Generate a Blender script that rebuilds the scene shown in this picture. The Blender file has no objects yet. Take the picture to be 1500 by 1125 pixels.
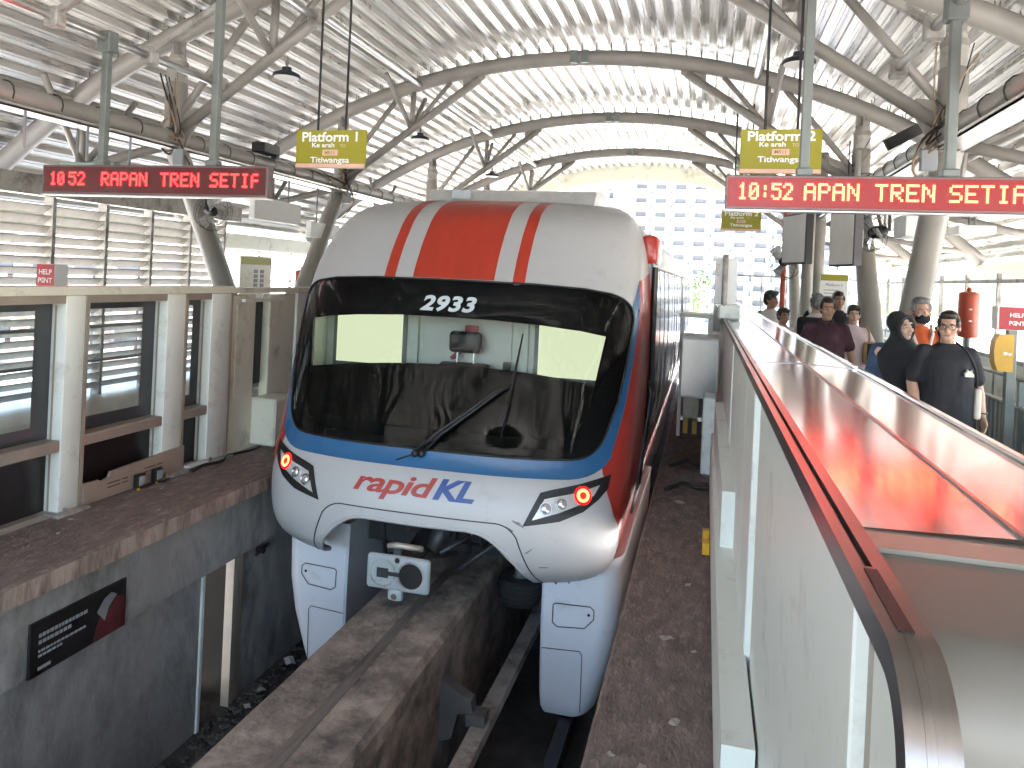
import bpy, bmesh, math, random
from mathutils import Vector, Matrix
from mathutils.geometry import tessellate_polygon
random.seed(7)
sc = bpy.context.scene
C = sc.collection
PI = math.pi

# ------------------------------------------------------------------ camera, sky, sun, exposure
cam_d = bpy.data.cameras.new('camera'); cam = bpy.data.objects.new('camera', cam_d); C.objects.link(cam)
cam_d.sensor_width = 36; cam_d.lens = 1100/1500*36; cam_d.clip_end = 1000; cam_d.clip_start = 0.02
cam_d.shift_y = -157.3/1500
cam.matrix_world = Matrix.Translation((0,0,1.85)) @ Matrix.Rotation(math.atan(285/1100),4,'Z') @ Matrix.Rotation(PI/2,4,'X') @ Matrix.Rotation(0.045,4,'Z')
sc.camera = cam
SUN_EL, SUN_AZ = math.radians(58), math.radians(60)      # azimuth measured from +Y towards +X
w = bpy.data.worlds.new('World'); sc.world = w; w.use_nodes = True
nt = w.node_tree; nt.nodes.clear()
sky = nt.nodes.new('ShaderNodeTexSky'); sky.sky_type = 'NISHITA'; sky.sun_disc = False
sky.sun_elevation = SUN_EL; sky.sun_rotation = SUN_AZ; sky.dust_density = 3.0; sky.air_density = 1.0
bg = nt.nodes.new('ShaderNodeBackground'); bg.inputs[1].default_value = 0.15
wo = nt.nodes.new('ShaderNodeOutputWorld')
nt.links.new(sky.outputs[0], bg.inputs[0]); nt.links.new(bg.outputs[0], wo.inputs[0])
sd = bpy.data.lights.new('sun','SUN'); sd.energy = 4.6; sd.angle = math.radians(0.6); sd.color = (1,.965,.92)
sun = bpy.data.objects.new('sun', sd); C.objects.link(sun)
dv = Vector((math.sin(SUN_AZ)*math.cos(SUN_EL), math.cos(SUN_AZ)*math.cos(SUN_EL), math.sin(SUN_EL)))
sun.rotation_euler = dv.to_track_quat('Z','Y').to_euler(); sun.location = dv*60
vs = sc.view_settings; vs.view_transform = 'Standard'; vs.look = 'None'; vs.exposure = 4.18; vs.gamma = 1.0; vs.use_curve_mapping = False
sc.render.engine = 'CYCLES'
cy = sc.cycles; cy.use_denoising = True; cy.max_bounces = 10; cy.diffuse_bounces = 5; cy.glossy_bounces = 4; cy.transparent_max_bounces = 12
cy.sample_clamp_indirect = 8.0; cy.use_adaptive_sampling = True; cy.adaptive_threshold = 0.015; cy.caustics_reflective = False; cy.caustics_refractive = False

# ------------------------------------------------------------------ materials
MATS = {}
def mat(name, col, rough=.6, metal=0., var=.12, scale=6., stretch=(1,1,1), bump=0., dirt=None, dirt_amt=0., dirt_scale=2., emit=None, estr=0., coat=0., spec=.5, fine=0.):
    m = bpy.data.materials.new(name); m.use_nodes = True
    n = m.node_tree; b = n.nodes['Principled BSDF']
    b.inputs['Roughness'].default_value = rough; b.inputs['Metallic'].default_value = metal
    b.inputs['Specular IOR Level'].default_value = spec
    if coat: b.inputs['Coat Weight'].default_value = coat; b.inputs['Coat Roughness'].default_value = .06
    tc = n.nodes.new('ShaderNodeTexCoord'); mp = n.nodes.new('ShaderNodeMapping'); mp.inputs['Scale'].default_value = stretch
    n.links.new(tc.outputs['Object'], mp.inputs[0])
    no = n.nodes.new('ShaderNodeTexNoise'); no.inputs['Scale'].default_value = scale; no.inputs['Detail'].default_value = 7; no.inputs['Roughness'].default_value = .62
    n.links.new(mp.outputs[0], no.inputs[0])
    rp = n.nodes.new('ShaderNodeValToRGB')
    lo = [max(0,c*(1-var)) for c in col]; hi = [min(1,c*(1+var)) for c in col]
    rp.color_ramp.elements[0].position = .3; rp.color_ramp.elements[0].color = (*lo,1)
    rp.color_ramp.elements[1].position = .7; rp.color_ramp.elements[1].color = (*hi,1)
    n.links.new(no.outputs[0], rp.inputs[0]); out = rp.outputs[0]
    if dirt is not None:
        d = n.nodes.new('ShaderNodeTexNoise'); d.inputs['Scale'].default_value = dirt_scale; d.inputs['Detail'].default_value = 9; d.inputs['Roughness'].default_value = .7
        n.links.new(mp.outputs[0], d.inputs[0])
        r2 = n.nodes.new('ShaderNodeMapRange'); r2.inputs['From Min'].default_value = .62-dirt_amt*.35; r2.inputs['From Max'].default_value = .82-dirt_amt*.3
        n.links.new(d.outputs[0], r2.inputs[0])
        mx = n.nodes.new('ShaderNodeMix'); mx.data_type = 'RGBA'
        n.links.new(r2.outputs[0], mx.inputs['Factor']); n.links.new(out, mx.inputs['A']); mx.inputs['B'].default_value = (*dirt,1)
        out = mx.outputs['Result']
    n.links.new(out, b.inputs['Base Color'])
    rr = n.nodes.new('ShaderNodeMapRange'); rr.inputs['To Min'].default_value = max(.02,rough*.8); rr.inputs['To Max'].default_value = min(1,rough*1.25)
    n.links.new(no.outputs[0], rr.inputs[0]); n.links.new(rr.outputs[0], b.inputs['Roughness'])
    if bump:
        bp = n.nodes.new('ShaderNodeBump'); bp.inputs['Strength'].default_value = min(1,bump); bp.inputs['Distance'].default_value = .02
        nb = no
        if fine:
            nb = n.nodes.new('ShaderNodeTexNoise'); nb.inputs['Scale'].default_value = fine; nb.inputs['Detail'].default_value = 5
            n.links.new(mp.outputs[0], nb.inputs[0])
        n.links.new(nb.outputs[0], bp.inputs['Height']); n.links.new(bp.outputs[0], b.inputs['Normal'])
    if emit:
        b.inputs['Emission Color'].default_value = (*emit,1); b.inputs['Emission Strength'].default_value = estr
    MATS[name] = m; return m
def glassmat(name, tint=(1,1,1), refl=.08, rough=.02, dark=0.):
    m = bpy.data.materials.new(name); m.use_nodes = True; n = m.node_tree; n.nodes.clear()
    o = n.nodes.new('ShaderNodeOutputMaterial'); t = n.nodes.new('ShaderNodeBsdfTransparent'); t.inputs[0].default_value = (*tint,1)
    g = n.nodes.new('ShaderNodeBsdfGlossy'); g.inputs['Roughness'].default_value = rough
    lw = n.nodes.new('ShaderNodeLayerWeight'); lw.inputs[0].default_value = .5
    pw = n.nodes.new('ShaderNodeMath'); pw.operation = 'POWER'; pw.inputs[1].default_value = 4.5
    n.links.new(lw.outputs['Facing'], pw.inputs[0])
    ad = n.nodes.new('ShaderNodeMath'); ad.operation = 'MULTIPLY_ADD'; ad.inputs[1].default_value = 1-refl; ad.inputs[2].default_value = refl
    n.links.new(pw.outputs[0], ad.inputs[0])
    tc = n.nodes.new('ShaderNodeTexCoord'); no = n.nodes.new('ShaderNodeTexNoise'); no.inputs['Scale'].default_value = 5; no.inputs['Detail'].default_value = 6
    n.links.new(tc.outputs['Object'], no.inputs[0])
    df = n.nodes.new('ShaderNodeBsdfDiffuse'); df.inputs[0].default_value = (.5,.5,.48,1)
    mr = n.nodes.new('ShaderNodeMapRange'); mr.inputs['From Min'].default_value = .45; mr.inputs['From Max'].default_value = .75; mr.inputs['To Max'].default_value = dark
    n.links.new(no.outputs[0], mr.inputs[0])
    m1 = n.nodes.new('ShaderNodeMixShader'); n.links.new(mr.outputs[0], m1.inputs[0]); n.links.new(t.outputs[0], m1.inputs[1]); n.links.new(df.outputs[0], m1.inputs[2])
    mx = n.nodes.new('ShaderNodeMixShader'); n.links.new(ad.outputs[0], mx.inputs[0]); n.links.new(m1.outputs[0], mx.inputs[1]); n.links.new(g.outputs[0], mx.inputs[2])
    n.links.new(mx.outputs[0], o.inputs[0]); MATS[name] = m; return m
def emitmat(name, col, s):
    m = bpy.data.materials.new(name); m.use_nodes = True; n = m.node_tree; n.nodes.clear()
    o = n.nodes.new('ShaderNodeOutputMaterial'); e = n.nodes.new('ShaderNodeEmission'); e.inputs[0].default_value = (*col,1); e.inputs[1].default_value = s
    n.links.new(e.outputs[0], o.inputs[0]); MATS[name] = m; return m

mat('roof_sheet', (.69,.665,.62), .28, .4, .14, 3., (6,.35,1), dirt=(.38,.33,.26), dirt_amt=.2, dirt_scale=2.)
mat('steel_white', (.27,.252,.228), .45, 0, .10, 3, dirt=(.30,.25,.20), dirt_amt=.2, dirt_scale=2.5)
mat('galv', (.5,.5,.48), .3, .8, .12, 8)
mat('post_grey', (.17,.187,.172), .45, .3, .12, 6)
mat('deck', (.185,.143,.125), .85, 0, .35, 7, (1.6,.7,1), bump=.8, fine=38, dirt=(.36,.29,.25), dirt_amt=.32, dirt_scale=11)
mat('deck_edge', (.40,.32,.27), .85, 0, .25, 5, (1,1,.25), bump=.5, fine=22, dirt=(.10,.07,.06), dirt_amt=.5, dirt_scale=6)
mat('pit_wall', (.36,.36,.345), .8, 0, .28, 1.6, (1,1,.45), bump=.25, fine=14, dirt=(.12,.12,.115), dirt_amt=.55, dirt_scale=1.7)
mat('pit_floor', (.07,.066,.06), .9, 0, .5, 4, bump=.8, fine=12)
mat('beam', (.33,.285,.24), .75, 0, .38, 4.5, (1.0,1.0,1), bump=.6, fine=22, dirt=(.10,.09,.082), dirt_amt=.62, dirt_scale=3.2)
mat('beam_track', (.17,.15,.135), .6, 0, .35, 5, (2,.2,1), dirt=(.04,.035,.03), dirt_amt=.4, dirt_scale=4)
mat('platform', (.42,.40,.36), .4, 0, .1, 3)
mat('panel_white', (.77,.80,.745), .4, 0, .04, 2, dirt=(.50,.48,.42), dirt_amt=.2, dirt_scale=4)
mat('panel_cream', (.70,.70,.58), .45, 0, .05, 2, dirt=(.35,.32,.26), dirt_amt=.2, dirt_scale=3)
mat('panel_tan', (.36,.29,.235), .45, .1, .06, 4)
mat('frame_tan', (.38,.335,.28), .4, .3, .1, 6)
mat('dark_panel', (.018,.017,.017), .3, 0, .2, 3)
mat('frit', (.055,.06,.065), .3, 0, .1, 3)
mat('steel_cap', (.86,.85,.845), .115, 1., .04, 2.5, (30,1.0,1), bump=.006, fine=4)
mat('steel_trim', (.21,.19,.178), .3, .9, .12, 6, (8,.5,1))
mat('steel_matte', (.20,.188,.165), .5, .25, .08, 2)
mat('train_white', (.41,.405,.40), .38, 0, .03, 2, dirt=(.30,.29,.28), dirt_amt=.12, dirt_scale=3, coat=.08)
mat('train_skirt', (.60,.625,.66), .4, 0, .04, 2, dirt=(.42,.42,.42), dirt_amt=.12, dirt_scale=4)
mat('train_blue', (.008,.10,.24), .3, 0, .05, 3, coat=.4)
mat('train_red', (.38,.022,.012), .3, 0, .08, 4, coat=.4)
mat('stripe_red', (.40,.035,.016), .38, 0, .1, 3, (4,1,1))
mat('train_glass_side', (.010,.011,.012), .10, 0, .1, 2, spec=.3)
mat('train_silver', (.32,.32,.31), .25, .8, .08, 4, (1,3,1))
mat('gasket', (.006,.006,.007), .5)
mat('frit_black', (.003,.003,.004), .6, spec=.1)
mat('dash_black', (.004,.004,.004), .9, spec=.15)
mat('black_plastic', (.012,.012,.013), .42)
mat('black_steel', (.03,.03,.032), .5, .3)
mat('rubber', (.02,.02,.02), .8)
mat('grey_paint', (.33,.37,.38), .45, 0, .08, 6, dirt=(.12,.12,.12), dirt_amt=.2, dirt_scale=5)
mat('chrome', (.75,.75,.76), .12, 1., .05)
mat('reflector', (.55,.55,.55), .25, .7, .1)
mat('lens_grey', (.5,.5,.48), .2, .2, .1)
mat('letter_grey', (.55,.6,.62), .4)
mat('letter_white', (.85,.84,.8), .5)
mat('letter_red', (.34,.022,.012), .4)
mat('letter_blue', (.01,.05,.22), .4)
mat('sign_green', (.30,.27,.012), .5, 0, .06, 3)
mat('sign_pink', (.75,.45,.36), .5)
mat('sign_red', (.40,.025,.035), .45)
mat('sign_white', (.75,.74,.72), .5, 0, .04)
mat('sign_dark', (.05,.045,.045), .5)
mat('yellow', (.62,.34,.02), .4, 0, .08)
mat('yellow_cream', (.62,.6,.36), .5)
mat('orange_red', (.45,.075,.04), .45, 0, .1, 6)
mat('louvre', (.58,.545,.49), .45, .1, .1, 4, (1,3,1), dirt=(.3,.27,.23), dirt_amt=.2, dirt_scale=3)
mat('stained', (.40,.385,.35), .6, .1, .2, 3, dirt=(.14,.12,.10), dirt_amt=.45, dirt_scale=5)
mat('concrete', (.36,.34,.31), .85, 0, .15, 1)
mat('ground', (.40,.385,.36), .9, 0, .15, .05)
mat('bldg_white', (.43,.425,.415), .7, 0, .04, .3)
mat('bldg_dark', (.19,.19,.19), .9, 0, .3, .1, spec=.05)
mat('bldg_pink', (.62,.5,.45), .7)
mat('bldg_green', (.26,.34,.29), .6)
mat('leaf', (.055,.11,.02), .6, 0, .5, 1.5)
mat('bark', (.12,.09,.06), .9)
mat('paper', (.42,.39,.35), .7)
mat('cable', (.03,.026,.024), .6)
mat('cable_tan', (.3,.22,.15), .6)
mat('led_face', (.03,.01,.01), .35, 0, .05, emit=(1,.03,.04), estr=.0045)
mat('led_face_bright', (.03,.01,.01), .35, 0, .05, emit=(1,.012,.012), estr=.026)
mat('led_case', (.16,.12,.12), .4, .3)
emitmat('led_on', (1,.0065,.0065), 2.2)
emitmat('led_on_bright', (1,.026,.009), 4.2)
emitmat('tail_ring', (1,.06,.02), 1.4)
emitmat('tail_glow', (1,.012,.012), .16)
emitmat('tail_core', (1,.02,.012), .16)
emitmat('lit_window', (.80,.86,.60), .072)
mat('cab_white', (.74,.76,.72), .5)
mat('cab_grey', (.22,.23,.24), .5)
glassmat('windshield', (.68,.72,.68), .016, .0)
glassmat('pane', (.90,.92,.90), .06, .01, .12)
glassmat('pane_clear', (.93,.95,.94), .05, .02, .1)
mat('skin', (.46,.27,.19), .5, 0, .06, 20)
mat('skin_tan', (.38,.21,.14), .5, 0, .06, 20)
mat('skin_fair', (.52,.33,.25), .5, 0, .05, 20)
mat('hair_black', (.014,.012,.011), .45, 0, .4, 60, (1,1,.2), bump=.5)
mat('hair_grey', (.16,.15,.145), .5, 0, .5, 60, (1,1,.2), bump=.5)
mat('opening_shade', (.022,.018,.015), .8)  # near-black, puts the shade inside the pit doorway into the colour
mat('scuff', (.17,.165,.16), .6, 0, .4, 40)
mat('rust_grey', (.12,.112,.105), .6, .2, .2, 6)
mat('poster_red', (.10,.02,.022), .5, 0, .3, 8)
mat('lip', (.33,.12,.10), .5)
mat('eye_white', (.7,.68,.66), .3)
mat('cloth_black', (.012,.012,.016), .85, 0, .3, 9, bump=.3)
mat('cloth_maroon', (.055,.018,.028), .85, 0, .25, 9, bump=.3)
mat('cloth_white', (.62,.55,.54), .85, 0, .06, 9, bump=.3)
mat('cloth_pink', (.60,.46,.46), .85, 0, .08, 9, bump=.3)
mat('cloth_orange', (.55,.10,.03), .85, 0, .15, 9, bump=.3)
mat('cloth_cream', (.66,.6,.52), .85)
mat('denim', (.045,.07,.125), .85, 0, .35, 12, bump=.4)
mat('jeans_dark', (.025,.032,.05), .85, 0, .3, 9, bump=.3)
mat('trousers', (.04,.038,.036), .85, 0, .2, 9, bump=.3)
mat('bag_tan', (.35,.2,.08), .6, 0, .2, 9)
mat('wire_dark', (.05,.05,.05), .5, .5)

# ------------------------------------------------------------------ helpers
def V(*a): return Vector(a)
class MB:
    def __init__(s): s.v=[]; s.f=[]
    def add(s, vs, fs):
        o=len(s.v); s.v += [Vector(v) for v in vs]; s.f += [tuple(i+o for i in f) for f in fs]; return s
    def box(s, a, b):
        x0,y0,z0=[min(p,q) for p,q in zip(a,b)]; x1,y1,z1=[max(p,q) for p,q in zip(a,b)]
        return s.add([(x0,y0,z0),(x1,y0,z0),(x1,y1,z0),(x0,y1,z0),(x0,y0,z1),(x1,y0,z1),(x1,y1,z1),(x0,y1,z1)],
                     [(0,3,2,1),(4,5,6,7),(0,1,5,4),(1,2,6,5),(2,3,7,6),(3,0,4,7)])
    def bbox(s, a, b, r=.01, seg=2):
        bm=bmesh.new(); bmesh.ops.create_cube(bm,size=1)
        a=Vector(a); b=Vector(b); c=(a+b)/2; d=b-a; r=min(r,.49*min(abs(t) for t in d))
        for v in bm.verts: v.co=Vector((v.co.x*abs(d.x)+c.x, v.co.y*abs(d.y)+c.y, v.co.z*abs(d.z)+c.z))
        bmesh.ops.bevel(bm,geom=bm.edges[:],offset=r,segments=seg,affect='EDGES',profile=.5)
        return s.bm(bm)
    def bm(s, bm):
        bm.verts.index_update()
        s.add([v.co.copy() for v in bm.verts],[tuple(v.index for v in f.verts) for f in bm.faces]); bm.free(); return s
    def rings(s, rings, cap=True, closed=True):
        n=len(rings[0]); vs=[p for r in rings for p in r]; fs=[]
        for i in range(len(rings)-1):
            for j in range(n if closed else n-1):
                k=(j+1)%n; fs.append((i*n+j,i*n+k,(i+1)*n+k,(i+1)*n+j))
        if cap: fs.append(tuple(reversed(range(n)))); fs.append(tuple((len(rings)-1)*n+j for j in range(n)))
        return s.add(vs,fs)
    def tube(s, pts, r, n=12, cap=True):
        pts=[Vector(p) for p in pts]; rs=r if isinstance(r,(list,tuple)) else [r]*len(pts)
        rings=[]; up=None
        for i,p in enumerate(pts):
            d=(pts[min(i+1,len(pts)-1)]-pts[max(i-1,0)]).normalized()
            if up is None:
                up=Vector((0,0,1)) if abs(d.z)<.9 else Vector((0,1,0))
            a=d.cross(up).normalized(); b=a.cross(d).normalized(); up=b
            rings.append([p+(a*math.cos(2*PI*k/n)+b*math.sin(2*PI*k/n))*rs[i] for k in range(n)])
        return s.rings(rings,cap)
    def bar(s, p0, p1, w, h, up=(0,0,1)):
        p0=Vector(p0);p1=Vector(p1);d=(p1-p0).normalized();u=Vector(up)
        if abs(d.dot(u))>.95: u=Vector((0,1,0))
        a=d.cross(u).normalized()*w/2;b=a.cross(d).normalized()*h/2
        return s.rings([[p+a+b,p-a+b,p-a-b,p+a-b] for p in (p0,p1)])
    def prism(s, poly, axis, a, b):
        # poly 2-D points, extruded along axis from a to b
        def P(p,t):
            return {'x':(t,p[0],p[1]),'y':(p[0],t,p[1]),'z':(p[0],p[1],t)}[axis]
        n=len(poly); vs=[P(p,a) for p in poly]+[P(p,b) for p in poly]
        fs=[(i,(i+1)%n,(i+1)%n+n,i+n) for i in range(n)]
        tri=tessellate_polygon([[Vector((p[0],p[1],0)) for p in poly]])
        fs+=[tuple(t) for t in tri]+[tuple(i+n for i in reversed(t)) for t in tri]
        return s.add(vs,fs)
    def lathe(s, prof, c=(0,0,0), n=20, M=None):
        rings=[]; c=Vector(c)
        for r,z in prof:
            ring=[]
            for k in range(n):
                p=Vector((r*math.cos(2*PI*k/n),r*math.sin(2*PI*k/n),z))
                if M is not None: p=M@p
                ring.append(p+c)
            rings.append(ring)
        return s.rings(rings,cap=True)
    def ell(s, c, r, n=14, m=10, M=None):
        rings=[]; c=Vector(c)
        for i in range(1,m):
            a=PI*i/m-PI/2; ring=[]
            for k in range(n):
                p=Vector((r[0]*math.cos(a)*math.cos(2*PI*k/n), r[1]*math.cos(a)*math.sin(2*PI*k/n), r[2]*math.sin(a)))
                if M is not None: p=M@p
                ring.append(p+c)
            rings.append(ring)
        return s.rings(rings)
    def build(s, name, m, parent=None, smooth=False, local=False, fixn=True):
        me=bpy.data.meshes.new(name); off=Vector((0,0,0))
        if parent is not None and not local:
            p=parent
            while p is not None: off=off+p.location; p=p.parent
        me.from_pydata([tuple(v-off) for v in s.v],[],s.f)
        if fixn:
            b=bmesh.new(); b.from_mesh(me); bmesh.ops.recalc_face_normals(b,faces=b.faces[:]); b.to_mesh(me); b.free()
        me.materials.append(MATS[m] if isinstance(m,str) else m)
        if smooth:
            if smooth is True:
                for p in me.polygons: p.use_smooth=True
            else:
                me.set_sharp_from_angle(angle=math.radians(smooth))
                for p in me.polygons: p.use_smooth=True
        o=bpy.data.objects.new(name,me); C.objects.link(o)
        if parent is not None: o.parent=parent
        return o
def tag(o,label,cat,group=None):
    o['label']=label; o['category']=cat
    if group: o['group']=group
    return o
def thing(name,label,cat,loc=(0,0,0),group=None):
    o=bpy.data.objects.new(name,None); C.objects.link(o); o.location=loc; o.empty_display_size=.2
    return tag(o,label,cat,group)
def struct(o): o['kind']='structure'; return o
def stuff(o): o['kind']='stuff'; return o
def inst(src,name,parent,loc,rot=None):
    o=src.copy(); o.name=name; C.objects.link(o); o.parent=parent; o.location=loc
    if rot is not None: o.rotation_euler=rot
    return o
def lerp(a,b,t): return a+(b-a)*t
def catmull(pts,n):
    pts=[Vector(p) for p in pts]; out=[]
    for i in range(len(pts)-1):
        p0=pts[max(i-1,0)];p1=pts[i];p2=pts[i+1];p3=pts[min(i+2,len(pts)-1)]
        for k in range(n):
            t=k/n; out.append(.5*((2*p1)+(-p0+p2)*t+(2*p0-5*p1+4*p2-p3)*t*t+(-p0+3*p1-3*p2+p3)*t**3))
    out.append(pts[-1]); return out
SCR=bpy.data.scenes.new('scratch')
def evalmesh(ob):
    SCR.collection.objects.link(ob); vl=SCR.view_layers[0]; vl.update(); dg=vl.depsgraph; dg.update()
    return bpy.data.meshes.new_from_object(ob.evaluated_get(dg))
def text_mesh(s, size=1., bold=0., shear=0., align='CENTER', space=1.):
    cu=bpy.data.curves.new('t','FONT'); cu.body=s; cu.size=size; cu.offset=bold; cu.shear=shear; cu.align_x=align; cu.space_character=space; cu.resolution_u=4
    ob=bpy.data.objects.new('t',cu); me=evalmesh(ob)
    vs=[v.co.copy() for v in me.vertices]; fs=[tuple(p.vertices) for p in me.polygons]
    bpy.data.objects.remove(ob); bpy.data.curves.remove(cu); bpy.data.meshes.remove(me)
    return vs,fs
def flat_text(s,c,size,m,parent,right=(1,0,0),up=(0,0,1),name='lettering',sx=1.,**k):
    vs,fs=text_mesh(s,size,**k)
    for v in vs: v.x*=sx
    r=Vector(right);u=Vector(up);c=Vector(c)
    return MB().add([c+r*v.x+u*v.y for v in vs],fs).build(name,m,parent,fixn=False)
XC=-2.05           # track centre line

# ------------------------------------------------------------------ ground, platforms, pit, beam
Y0,Y1=-9.,30.
struct(MB().box((-260,-120,-9.4),(260,420,-9.0)).build('ground','ground'))
def platform(name,x_edge,x_back,sgn):
    t=struct(bpy.data.objects.new(name,None)); C.objects.link(t)
    bx=x_edge+sgn*.72
    MB().box((bx,Y0,-.45),(x_back,Y1,0)).build('platform_slab','platform',t)
    bm=bmesh.new()
    # dirty ledge in front of the screen doors: uneven edge
    mb=MB(); rows=[]; n=170
    for i in range(n+1):
        y=lerp(Y0,Y1,i/n); j=random.uniform(-.006,.006); k=random.uniform(-.004,.004)
        rows.append([(bx,y,-.14),(x_edge+j,y,-.14+k),(x_edge+j,y,-.012),(x_edge+sgn*.012+j,y,0),(bx,y,0)])
    mb.rings(rows); mb.build('platform_ledge','deck',t)
    mb=MB()
    for i in range(n):
        y=lerp(Y0,Y1,i/n); y2=lerp(Y0,Y1,(i+1)/n)
    mb.box((x_edge-sgn*.006,Y0,-.135),(x_edge+sgn*.004,Y1,-.02)); mb.build('ledge_fascia','deck_edge',t)
    return t
PL=platform('platform_left',-3.69,-9.4,-1); PR=platform('platform_right',-.38,4.9,1)
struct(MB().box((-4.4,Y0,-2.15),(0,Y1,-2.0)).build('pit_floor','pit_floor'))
# rubbish and gravel along the pit floor edge
mb=MB()
for i in range(900):
    x=-3.86+abs(random.gauss(0,.16)); y=random.uniform(2.5,11); r=random.uniform(.008,.035)
    mb.ell((x,y,-2.0+r*.3),(r*random.uniform(.7,1.5),r*random.uniform(.7,1.5),r*.6),5,4)
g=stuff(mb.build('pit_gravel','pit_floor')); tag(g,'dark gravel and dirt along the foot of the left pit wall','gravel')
# left pit wall: upper band, recessed lower wall, door opening
t=thing('pit_wall','stained grey concrete wall below the left platform','wall',(-3.85,5,-2))
wb=MB(); wb.box((-4.2,Y0,-.66),(-3.79,Y1,-.14)); wb.build('wall_band','pit_wall',t)
wb=MB(); wb.box((-4.2,Y0,-2),(-3.89,5.34,-.66)); wb.box((-4.2,5.9,-2),(-3.89,Y1,-.66)); wb.build('wall','pit_wall',t)
MB().box((-4.75,5.2,-2),(-4.65,6.0,-.6)).build('opening_back','dark_panel',t); MB().box((-4.65,5.857,-2),(-3.905,5.90,-.66)).build('opening_side','opening_shade',t)  # doorway shade painted in: dark back and added near-black side lining
MB().box((-3.93,5.335,-2),(-3.87,5.365,-.665)).build('door_trim','panel_white',t)
fr=MB(); fr.box((-3.94,5.74,-2),(-3.86,5.80,-.665)); fr.box((-3.96,5.805,-2),(-3.88,5.898,-.665)); fr.build('door_frame','frame_tan',t)
t=thing('pit_wall','dark concrete wall below the right platform edge','wall',(-.3,5,-2))
MB().box((-.3,Y0,-2),(-.1,Y1,-.45)).build('wall','pit_wall',t)
pf=MB(); pf.tube([(-3.87,6.1,-.75),(-3.8,6.1,-.75)],.03,8); pf.tube([(-3.83,6.02,-.77),(-3.83,6.22,-.73)],.014,6)
tag(pf.build('pipe_valve','black_steel'),'small dark valve fitting on the pit wall beside the doorway','valve')
# poster
t=thing('poster_board','black poster board with pale text lines on the pit wall','poster',(-3.78,4,-.6))
MB().bbox((-3.787,3.6,-.665),(-3.765,4.36,-.335),.004,1).build('board','dark_panel',t)
pm=MB(); rnd=random.Random(3)
for r,(z,y0,y1,h) in enumerate([(-.435,3.66,4.02,.022),(-.475,3.66,3.9,.022),(-.525,3.66,4.0,.014),(-.553,3.66,3.82,.014)]):
    y=y0
    while y<y1:
        l=rnd.uniform(.012,.03); pm.box((-3.765,y,z),(-3.7628,y+l,z+h)); y+=l+.008
pm.box((-3.765,3.66,-.632),(-3.7628,3.75,-.612)); stuff(pm.build('text_lines','grey_paint',t))
pr=MB(); pr.prism([(4.08,-.66),(4.34,-.66),(4.34,-.45),(4.26,-.42),(4.2,-.5),(4.12,-.52)],'x',-3.7655,-3.763); pr.build('printed_figure','poster_red',t)
pr=MB(); pr.prism([(4.1,-.47),(4.16,-.4),(4.22,-.38),(4.27,-.41),(4.2,-.47),(4.17,-.55)],'x',-3.7625,-3.7615); pr.build('printed_shape','cab_grey',t)

t=thing('guide_beam','long weathered brown concrete guide beam under the train','beam',(-2.02,5,-2))
poly=[(-2.36,-.65),(-1.68,-.65),(-1.645,-.69),(-1.645,-.80),(-1.70,-.86),(-1.70,-2),(-2.34,-2),(-2.34,-.86),(-2.395,-.80),(-2.395,-.69)]
bm_=MB(); rows=[[(x+random.uniform(-.004,.004),y,z+random.uniform(-.003,.003)) for x,z in poly] for y in [Y0+i*.26 for i in range(151)]]
bm_.rings(rows); bm_.build('beam_body','beam',t)
for nm,x0,x1 in (('wheel_track',-2.03,-1.95),):
    MB().box((x0,Y0+.1,-.647),(x1,Y1-.1,-.6455)).build(nm,'beam_track',t)
t=thing('power_rail','long steel power rail on brackets beside the guide beam','rail',(-1.4,5,-1.4))
r=MB(); r.box((-1.46,Y0,-1.38),(-1.34,Y1,-1.30)); r.box((-1.43,Y0,-1.45),(-1.37,Y1,-1.38)); r.build('rail','stained',t)
for k in range(10):
    y=-.4+k*2.75
    b=MB(); b.prism([(-1.70,-1.02),(-1.47,-1.14),(-1.45,-1.22),(-1.56,-1.24),(-1.60,-1.42),(-1.70,-1.46)],'y',y-.05,y+.05); b.box((-1.50,y-.06,-1.31),(-1.36,y+.06,-1.22)); b.build('bracket','rust_grey',t)
t=thing('power_rail','dark lower conductor rail along the pit floor right of the beam','rail',(-.95,5,-1.9))
r=MB(); r.box((-1.0,Y0,-1.78),(-.9,Y1,-1.70)); r.box((-.97,Y0,-2),(-.93,Y1,-1.78)); r.build('rail','black_steel',t)
# ------------------------------------------------------------------ roof
XR,ZA,RA=-2.2,5.55,11.
def arc(x,off=0.): 
    return ZA-RA+math.sqrt((RA+off)**2-(x-XR)**2)
FR=[-5.2,-.8,3.6,8.0,12.4,17.0,21.6]
BAY=[-9.,-5.2,-.8,3.6,8.0,12.4,17.0,21.6,25.6]
roof=struct(bpy.data.objects.new('station_roof',None)); C.objects.link(roof)
prof=[]; R2=RA+.235; pitch=.25; amax=math.asin(7.65/RA); n=int(amax*R2/pitch)
for i in range(-n,n+1):
    a=i*pitch/R2
    for da,dr in ((-.44,.0),(-.36,.0),(-.34,.01),(-.31,.01),(-.29,.0),(-.17,.0),(-.11,.095),(.02,.095),(.04,.083),(.10,.083),(.12,.095),(.31,.095),(.37,.0)):
        aa=a+da*pitch/R2
        prof.append((XR+(R2+dr)*math.sin(aa), ZA-RA+(R2+dr)*math.cos(aa)))
for y0,y1 in zip(BAY,BAY[1:]):
    mb=MB(); k=len(prof)
    mb.add([(x,y0-.06,z) for x,z in prof]+[(x,y1+.06,z) for x,z in prof],[(i,i+1,k+i+1,k+i) for i in range(k-1)])
    o=mb.build('roof_sheet','roof_sheet',roof,fixn=False)
mb=MB()   # outer skin keeps the sun off the thin sheet
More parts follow.
